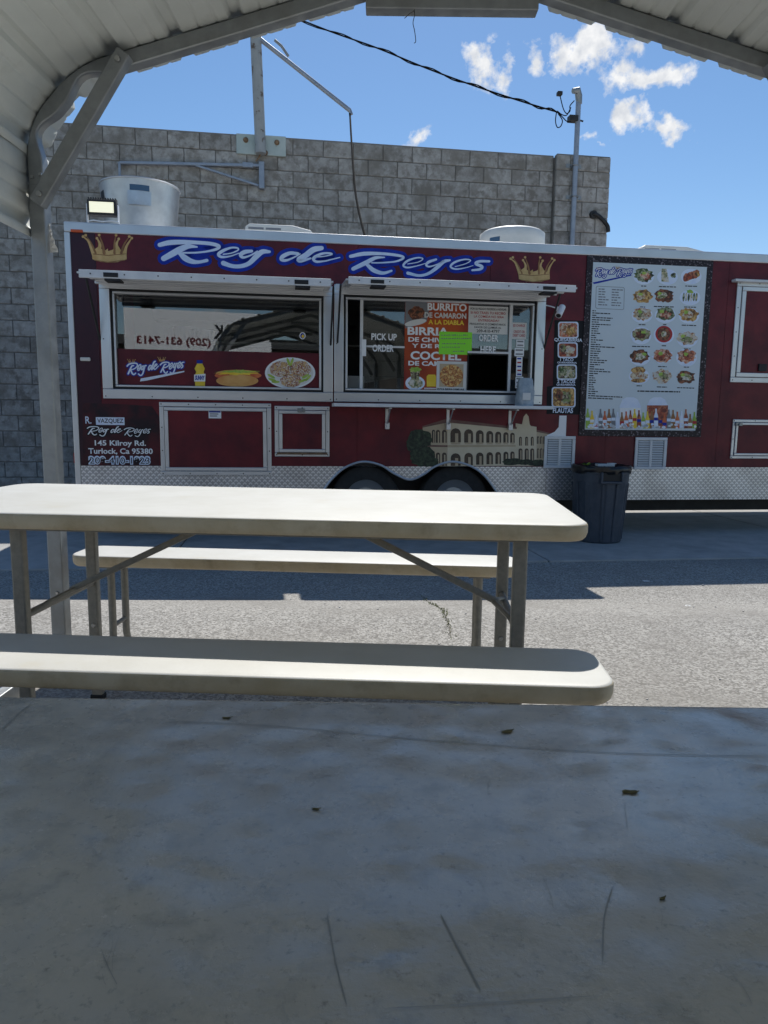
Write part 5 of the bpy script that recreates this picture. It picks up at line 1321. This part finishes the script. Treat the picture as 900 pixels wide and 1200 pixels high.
# napkin holder bag on the counter
u = T(616, 460, -.18)[0]; zt_ = T(616, 442, -.18)[1]; f = tthing('napkin_dispenser', u, -.16, SHELF_Z, 'blue-grey napkin dispenser in a plastic bag on the counter shelf', 'dispenser')
hh = zt_ - SHELF_Z; b = MB(); random.seed(2)
for i in range(9):
    t = i / 8
    for k_ in range(16):
        a_ = 6.283 * k_ / 16; rr = .082 * (1 - .28 * t ** 3) * (1 + .10 * math.sin(3 * a_ + 5 * t) * (1 - t) + random.uniform(-.05, .05)); x = rr * (abs(math.cos(a_)) ** .7) * math.copysign(1, math.cos(a_)); y = .8 * rr * (abs(math.sin(a_)) ** .7) * math.copysign(1, math.sin(a_))
        b.v.append((x, y, hh * t * (1 - (.0 if i < 8 else .03))))
for i in range(8):
    for k_ in range(16): b.f.append((i * 16 + k_, i * 16 + (k_ + 1) % 16, (i + 1) * 16 + (k_ + 1) % 16, (i + 1) * 16 + k_)); b.m.append(0)
b.f.append(tuple(8 * 16 + k_ for k_ in range(16))); b.m.append(0); b.f.append(tuple(reversed(range(16)))); b.m.append(0)
M['bagblue'] = pmat('bagged_plastic', (.24, .31, .38), (.42, .48, .53), scale=14, rough=.3, bump=.3, bscale=18)
b.build('bag', 'bagblue', f, smooth=True, angle=25)
b = MB(); b.box(-.045, .03, -.0755, -.070, hh * .2, hh * .45); b.build('napkin', 'paper', f)
# trash can
pb_ = on_plane(708, 637.5, (0, 0, -.146), Vector((0, 0, 1))); sc_ = FPX / (pb_.y + .02); rt = 68 / 2 / sc_; rb = 56 / 2 / sc_; hz = 92 / sc_ * 1.0
print('can', pb_, rt, rb, hz)
f = empty('trash_can', (pb_.x, pb_.y + rb, -.146), YAW - .05, 'slate grey plastic trash can lined with a black bag beside the trailer', 'trash can')
b = MB(); n = 48; prof = [(rb * .93, 0), (rb, .012), (rb + (rt - rb) * .35, hz * .35), (rb + (rt - rb) * .78, hz * .78), (rt * .96, hz * .80), (rt * .97, hz * .90), (rt, hz * .905), (rt * 1.0, hz * .95), (rt * .95, hz * .95), (rb * .9, hz * .3), (0, hz * .28)]
rings = []
for j, (r_, z) in enumerate(prof):
    st = len(b.v); rings.append(st)
    for k_ in range(n):
        a_ = 6.28318 * k_ / n; rr = r_
        if 1 <= j <= 3:
            ph = (a_ * 4 / 6.28318) % 1.0
            if .12 < ph < .38 or .62 < ph < .88: rr = r_ * .965
        b.v.append((rr * math.cos(a_), rr * math.sin(a_), z))
for j in range(len(rings) - 1):
    for k_ in range(n): b.f.append((rings[j] + k_, rings[j] + (k_ + 1) % n, rings[j + 1] + (k_ + 1) % n, rings[j + 1] + k_)); b.m.append(0)
b.f.append(tuple(rings[0] + k_ for k_ in reversed(range(n)))); b.m.append(0)
b.build('bin_body', 'can', f, smooth=True, angle=22)
for k_ in range(12):
    a_ = -1.57 + .262 + k_ * .5236; rbm = MB(); d_ = Vector((math.cos(a_), math.sin(a_), 0))
    rbm.bar(d_ * (rb * .985) + Vector((0, 0, .02)), d_ * (rb + (rt - rb) * .76) + Vector((0, 0, hz * .77)), .014, .022, Vector((-d_.y, d_.x, 0))); rbm.build('rib', 'can', f, bevel=.005)
for a_ in (-1.57, 1.57):
    hd = MB(); d_ = Vector((math.cos(a_), math.sin(a_), 0)); s_ = Vector((-d_.y, d_.x, 0))
    for (o0, o1, z0, z1) in ((-.105, -.085, .80, .93), (.085, .105, .80, .93), (-.105, .105, .785, .815)):
        hd.obox(d_ * (rt * .985) + s_ * ((o0 + o1) / 2) + Vector((0, 0, hz * (z0 + z1) / 2)), s_, d_, Vector((0, 0, 1)), (o1 - o0) / 2, .022, hz * (z1 - z0) / 2)
    h_ = hd.build('handle', 'can', f, bevel=.006)
    hd = MB(); hd.obox(d_ * (rt * .965) + Vector((0, 0, hz * .87)), s_, d_, Vector((0, 0, 1)), .084, .012, hz * .05); hd.build('handle_recess', 'gasket', h_)
b = MB(); random.seed(8); rings = []
for j, (r_, z) in enumerate(((rt * .97, .905), (rt * 1.03, .915), (rt * 1.04, .955), (rt * 1.03, .99), (rt * .97, 1.0), (rt * .85, .97), (rt * .3, .90), (0.001, .88))):
    rings.append(len(b.v))
    for k_ in range(n):
        a_ = 6.28318 * k_ / n; b.v.append((r_ * (1 + random.uniform(-.012, .012)) * math.cos(a_), r_ * (1 + random.uniform(-.012, .012)) * math.sin(a_), hz * (z + random.uniform(-.008, .008) + (.012 * math.sin(a_ * 5) if j < 2 else 0))))
for j in range(len(rings) - 1):
    for k_ in range(n): b.f.append((rings[j] + k_, rings[j] + (k_ + 1) % n, rings[j + 1] + (k_ + 1) % n, rings[j + 1] + k_)); b.m.append(0)
b.build('liner_bag', 'bag', f, smooth=True, angle=60)
q = MB(); q.box(-.09, .07, -.05, .03, 0, .022); q.box(.02, .09, -.04, .02, .0225, .03)
o = q.build('foam_tray', 'paper', bevel=.006); o.location = (pb_.x + .03, pb_.y + rb - .03, -.146 + hz * .985); o.rotation_euler.z = .1; tag(o, 'crushed white foam tray lying on top of the trash can', 'food tray')
q = MB()
for i in range(14):
    a_ = random.uniform(0, 6.28); e = Vector((math.cos(a_), math.sin(a_), random.uniform(.1, .8))) * random.uniform(.03, .06); s_ = Vector((-e.y, e.x, 0)).normalized() * .012
    q.poly([Vector((0, 0, 0)) - s_ * .3, e * .5 - s_, e, e * .5 + s_])
o = q.build('leaf_scraps', 'lettuce'); o.location = (pb_.x - .14, pb_.y + rb - .02, -.146 + hz * .99); tag(o, 'green leafy scraps heaped at the edge of the trash can', 'food scraps')

# ------------------------------------------------------------------ fittings on the block wall
def wthing(name, u, y, z, label, cat): return empty(name, WORG + WE * u + WN * y + Vector((0, 0, z)), math.atan(.146), label, cat)
M['blue_grey'] = pmat('blue_grey_steel', (.30, .33, .38), (.38, .41, .46), scale=9, rough=.45, metal=.5)
# mast with wall plate and slanting pipe
yp_ = -.03; pl = [W(x, y, -.03) for x, y in ((277, 170), (335, 170))]; zt_, zb_ = W(306, 158.5, -.03)[1], W(306, 182, -.03)[1]
uc, zc = W(306, 170, -.03)
f = wthing('wall_mast', uc, 0, zc, 'peeling steel mast on a bolted wall plate with a slanting pipe arm', 'mast')
PK_ = [0] * 0
b = MB(); b.box(pl[0][0] - uc, pl[1][0] - uc, -.045, -.016, zb_ - zc, zt_ - zc); b.build('wall_plate', pmat('pale_green_paint', (.42, .50, .47), (.52, .58, .54), scale=5, rough=.6, c3=(.3, .25, .2), scale3=7, ramp3=(.65, .85)), f, bevel=.006)
M['mast_paint'] = pmat('peeling_grey_paint', (.40, .41, .40), (.33, .34, .33), scale=6, rough=.6, c3=(.14, .10, .07), scale3=6, ramp3=(.56, .62))
p0 = W(305.5, 180, -.1); p1 = W(299.5, 40, -.1); r_ = .07
b = MB(); b.tube([(p0[0] - uc, -.10, p0[1] - zc), (p0[0] - uc, -.10, p0[1] - zc + .05), (p1[0] - uc, -.10, p1[1] - zc), ], r_, 18); b.build('mast_tube', 'mast_paint', f, smooth=True)
a0 = W(306, 46, -.12); a1 = W(410, 129.5, -.12)
b = MB(); b.tube([(a0[0] - uc - .12, -.10, a0[1] - zc + .10), (a0[0] - uc, -.10, a0[1] - zc), (a1[0] - uc, -.12, a1[1] - zc), (a1[0] - uc + .015, -.12, a1[1] - zc - .05)], .028, 12); arm = b.build('pipe_arm', 'blue_grey', f, smooth=True)
s0 = W(322, 47, -.12); s1 = W(338, 66, -.12); b = MB(); b.tube([(s0[0] - uc, -.12, s0[1] - zc), ((s0[0] + s1[0]) / 2 - uc, -.13, (s0[1] + s1[1]) / 2 - zc + .02), (s1[0] - uc, -.12, s1[1] - zc)], .018, 10); b.build('pipe_stub', 'galv', arm, smooth=True)
for (px, py) in ((288, 164), (324.5, 167), (302, 178), (311, 179)):
    b = MB(); u_, z_ = W(px, py, -.05); b.lathe([(0, -.03), (.022, -.028), (.028, -.012), (.034, -.010), (.034, 0)], (u_ - uc, -.045, z_ - zc), 14, axis='y')
    b.build('bolt', 'rust', f, smooth=True)
# drop cable from the pipe end down to the trailer roof
c0 = WORG + WE * a1[0] + WN * -.12 + Vector((0, 0, a1[1] - .03)); u_, z_ = T(432.5, 277, .5); c1_ = TW(T(432.5, 277, .6)[0], .6, ZR)
mid_ = (c0 + c1_) / 2; b = MB(); b.tube(catmull([c0, c0.lerp(c1_, .3) + Vector((-.03, 0, -.02)), c0.lerp(c1_, .65) + Vector((-.05, 0, -.05)), c1_], 6), .012, 8)
tag(b.build('drop_cable', 'cable', smooth=True), 'black drop cable hanging from the pipe arm to the trailer roof', 'cable')
# swing bracket arm
uc, zc = W(305, 205, -.05); f = wthing('wall_bracket', uc, -.0, zc, 'blue-grey steel bracket arm braced against the block wall', 'bracket')
def wl(px, py, dy=-.07): q = W(px, py, dy); return Vector((q[0] - uc, dy, q[1] - zc))
b = MB(); b.bar(wl(140.5, 190.5), wl(304, 194), .035, .035); b.build('arm', 'blue_grey', f, bevel=.004)
b = MB(); b.bar(wl(229, 193.5, -.072), wl(303, 217.5, -.072), .026, .026); b.build('arm_brace', 'blue_grey', f, bevel=.003)
b = MB(); p_, q_ = wl(306.5, 190.5, -.05), wl(306.5, 222, -.05); b.box(p_.x - .035, p_.x + .035, -.10, -.0145, q_.z, p_.z); b.build('upright', 'blue_grey', f, bevel=.005)
b = MB(); p_ = wl(291, 193.7); b.box(p_.x - .075, p_.x + .06, -.095, -.045, p_.z - .03, p_.z + .03); b.build('clamp', 'blue_grey', f, bevel=.004)
b = MB(); b.bar(wl(140, 190), wl(140.5, 209), .03, .03); b.build('end_hook', 'blue_grey', f, bevel=.003)
b = MB(); b.tube(catmull([wl(300, 189, -.05), wl(303, 185, -.06), wl(305, 181, -.06)], 4), .010, 8); b.build('tie_link', 'rust', f, smooth=True)
# service mast with conduit
dyp = -.16; uc, zc = W(671, 285, dyp); f = wthing('service_mast', uc, dyp, zc, 'blue-grey conduit service mast with a weatherhead clamped to the pilaster', 'mast')
def wq(px, py, dy=dyp): q = W(px, py, dy); return Vector((q[0] - uc, dy - dyp, q[1] - zc))
top = wq(674, 114); bot = Vector((0, 0, -2.2)); top.x = wq(672.5, 200).x + .02
b = MB(); b.tube([Vector((wq(672, 250).x, 0, -2.6)), Vector((wq(672, 250).x, 0, 0)), Vector((top.x, 0, top.z))], .036, 14); b.build('conduit', 'blue_grey', f, smooth=True)
b = MB(); b.tube([top + Vector((.01, 0, -.08)), top + Vector((0, 0, .02)), top + Vector((-.03, -.02, .08)), top + Vector((-.10, -.04, .06))], [.04, .048, .05, .034], 14); b.build('weatherhead', 'galv', f, smooth=True)
b = MB(); p_ = wq(672, 139.5); b.box(p_.x - .07, p_.x + .05, -.05, .05, p_.z - .035, p_.z + .035); b.tube([p_ + Vector((.04, 0, 0)), p_ + Vector((.14, 0, -.02))], .012, 8); b.build('insulator_clamp', 'black', f)
for py in (194, 230.5):
    p_ = wq(673.5, py); b = MB(); b.box(p_.x - .11, p_.x + .11, .034, .046, p_.z - .025, p_.z + .025); b.tube([(p_.x - .05 + .0, .03, p_.z), (p_.x - .04, -.035, p_.z), (p_.x + .04, -.035, p_.z), (p_.x + .05, .03, p_.z)], .010, 8); b.build('pipe_strap', 'galv', f)
wires = MB()
for pts in ([(673, 118), (668, 124), (668, 130), (664, 133), (660, 127), (656, 111)], [(669, 143), (664, 142), (660, 138), (656, 134), (652, 131)], [(652, 132), (651, 142), (653, 149), (657, 148), (659, 141), (654, 133)], [(669, 126), (664, 135), (658, 134), (653, 130)]):
    wires.tube(catmull([wq(x, y, dyp - .05) for x, y in pts], 5), .007, 8)
wires.build('jumper_wire', 'cable', f, smooth=True)
b = MB(); p_ = wq(655.5, 110, dyp - .05); b.box(p_.x - .035, p_.x + .035, -.09, -.02, p_.z - .025, p_.z + .025); b.build('splice_cap', 'black', f, bevel=.01)
# overhead cable to the mast
e0 = WORG + WE * W(654, 131.5, dyp - .05)[0] + WN * (dyp - .05) + Vector((0, 0, W(654, 131.5, dyp - .05)[1]))
pts = [e0]
for (px, py, Y) in ((620, 121.5, 10.4), (560, 102, 10.6), (500, 80, 10.9), (440, 55.5, 11.2), (372, 31, 11.5), (250, -20, 12.2), (60, -110, 13.5)): pts.append(at_depth(px, py, Y))
b = MB(); P = catmull(pts, 8); b.tube(P, .011, 8)
off = [p + Vector((.0, .0, .022 * math.sin(i * .9))) + Vector((0, .022 * math.cos(i * .9), 0)) for i, p in enumerate(P)]; b.tube(off, .008, 6)
tag(b.build('overhead_cable', 'cable', smooth=True), 'twisted black overhead power cable running to the service mast', 'cable')
# hose elbow poking out of the pilaster
p = [W(x, y, -.15) for x, y in ((696, 251), (701, 253.5), (706, 258), (711.5, 265), (712.5, 272))]
uc, zc = p[0]; f = wthing('pipe_elbow', uc, -.11, zc, 'black curved hose fitting sticking out of the pilaster', 'pipe')
pts = [Vector((q[0] - uc, -.05, q[1] - zc)) for q in p]; pts = [Vector((pts[0].x, -.002, pts[0].z))] + pts
b = MB(); b.tube(catmull(pts, 5), .028, 10); b.build('hose', 'black', f, smooth=True)
b = MB(); b.lathe([(0, -.05), (.05, -.045), (.055, -.006), (.055, .0)], (0, -.0035, 0), 14, axis='y'); b.build('flange', 'black', f, smooth=True)
# ------------------------------------------------------------------ white sign panel across the lot (seen mirrored in the left window)
def mirror(px, py, Y):
    d = ray(px, py); n_ = TN; g0 = TORG + TN * .035; t = (g0 - CAM).dot(n_) / d.dot(n_); h = CAM + d * t; r = d - 2 * d.dot(n_) * n_; s_ = (Y - h.y) / r.y
    return h + r * s_
YS = -9.0
pa = mirror(146, 408, YS); pb2 = mirror(318, 408, YS); zt_ = mirror(220, 364, YS).z; zb_ = mirror(220, 412, YS).z
print('sign', pa, pb2, zt_, zb_)
f = empty('sign_panel', ((pa.x + pb2.x) / 2, YS, 0), 0, 'white sign panel with maroon phone number, mirrored in the serving window', 'sign')
x0, x1 = pa.x - f.location.x, pb2.x - f.location.x
b = MB(); b.box(x0, x1, -.08, 0, zb_, zt_); b.build('panel', 'wht', f, bevel=.01)
for x in (x0 + .3, x1 - .3): 
    b = MB(); b.box(x - .05, x + .05, -.20, -.09, 0, zt_ - .1); b.build('post', 'galv', f, bevel=.005)
def sign_text(body, px, mt, name):
    c0 = mirror(px[0], (px[1] + px[3]) / 2, YS); c1_ = mirror(px[2], (px[1] + px[3]) / 2, YS); zc0 = mirror((px[0] + px[2]) / 2, px[3], YS).z; zc1 = mirror((px[0] + px[2]) / 2, px[1], YS).z
    me = txt_mesh(body, .035); vs = [v.co.copy() for v in me.vertices]; a0, a1 = min(v.x for v in vs), max(v.x for v in vs); d0, d1 = min(v.y for v in vs), max(v.y for v in vs)
    for v in me.vertices: v.co = (c1_.x - f.location.x + (v.co.x - a0) / (a1 - a0) * (c0.x - c1_.x), .003, zc0 + (v.co.y - d0) / (d1 - d0) * (zc1 - zc0))
    me.materials.clear(); me.materials.append(M[mt]); o = bpy.data.objects.new(name, me); COL.objects.link(o); o.parent = f
sign_text('(209) 631-7413', (160, 394.5, 247, 407), 'maroon', 'phone_lettering')
sign_text('OK', (250, 381, 275, 398), 'black_print', 'sign_lettering')

# unseen low dark building, added behind the sign to darken the window reflections
f = empty('added_dark_building', (-2, -17, 0), 0, 'long dark brown building added out of view to darken the trailer window reflections', 'building')
M['backdrop_brown'] = pmat('backdrop_brown', (.055, .05, .045), (.08, .07, .06), scale=2, rough=.95)
b = MB(); b.box(-16, 16, -6, 0, 0, 3.6); b.build('wall', 'backdrop_brown', f)
b = MB(); b.box(-16.4, 16.4, -6.4, .5, 3.601, 3.95); b.build('roof', 'steel_dark', f)
for k_ in range(6):
    x = -14 + k_ * 5; b = MB(); b.box(x, x + 2.4, -.02, .03, .9, 2.6); wn = b.build('window', 'gasket', f)
    b = MB(); b.box(x - .06, x + 2.46, .031, .06, .82, .899); b.build('sill', 'white_trim', wn)
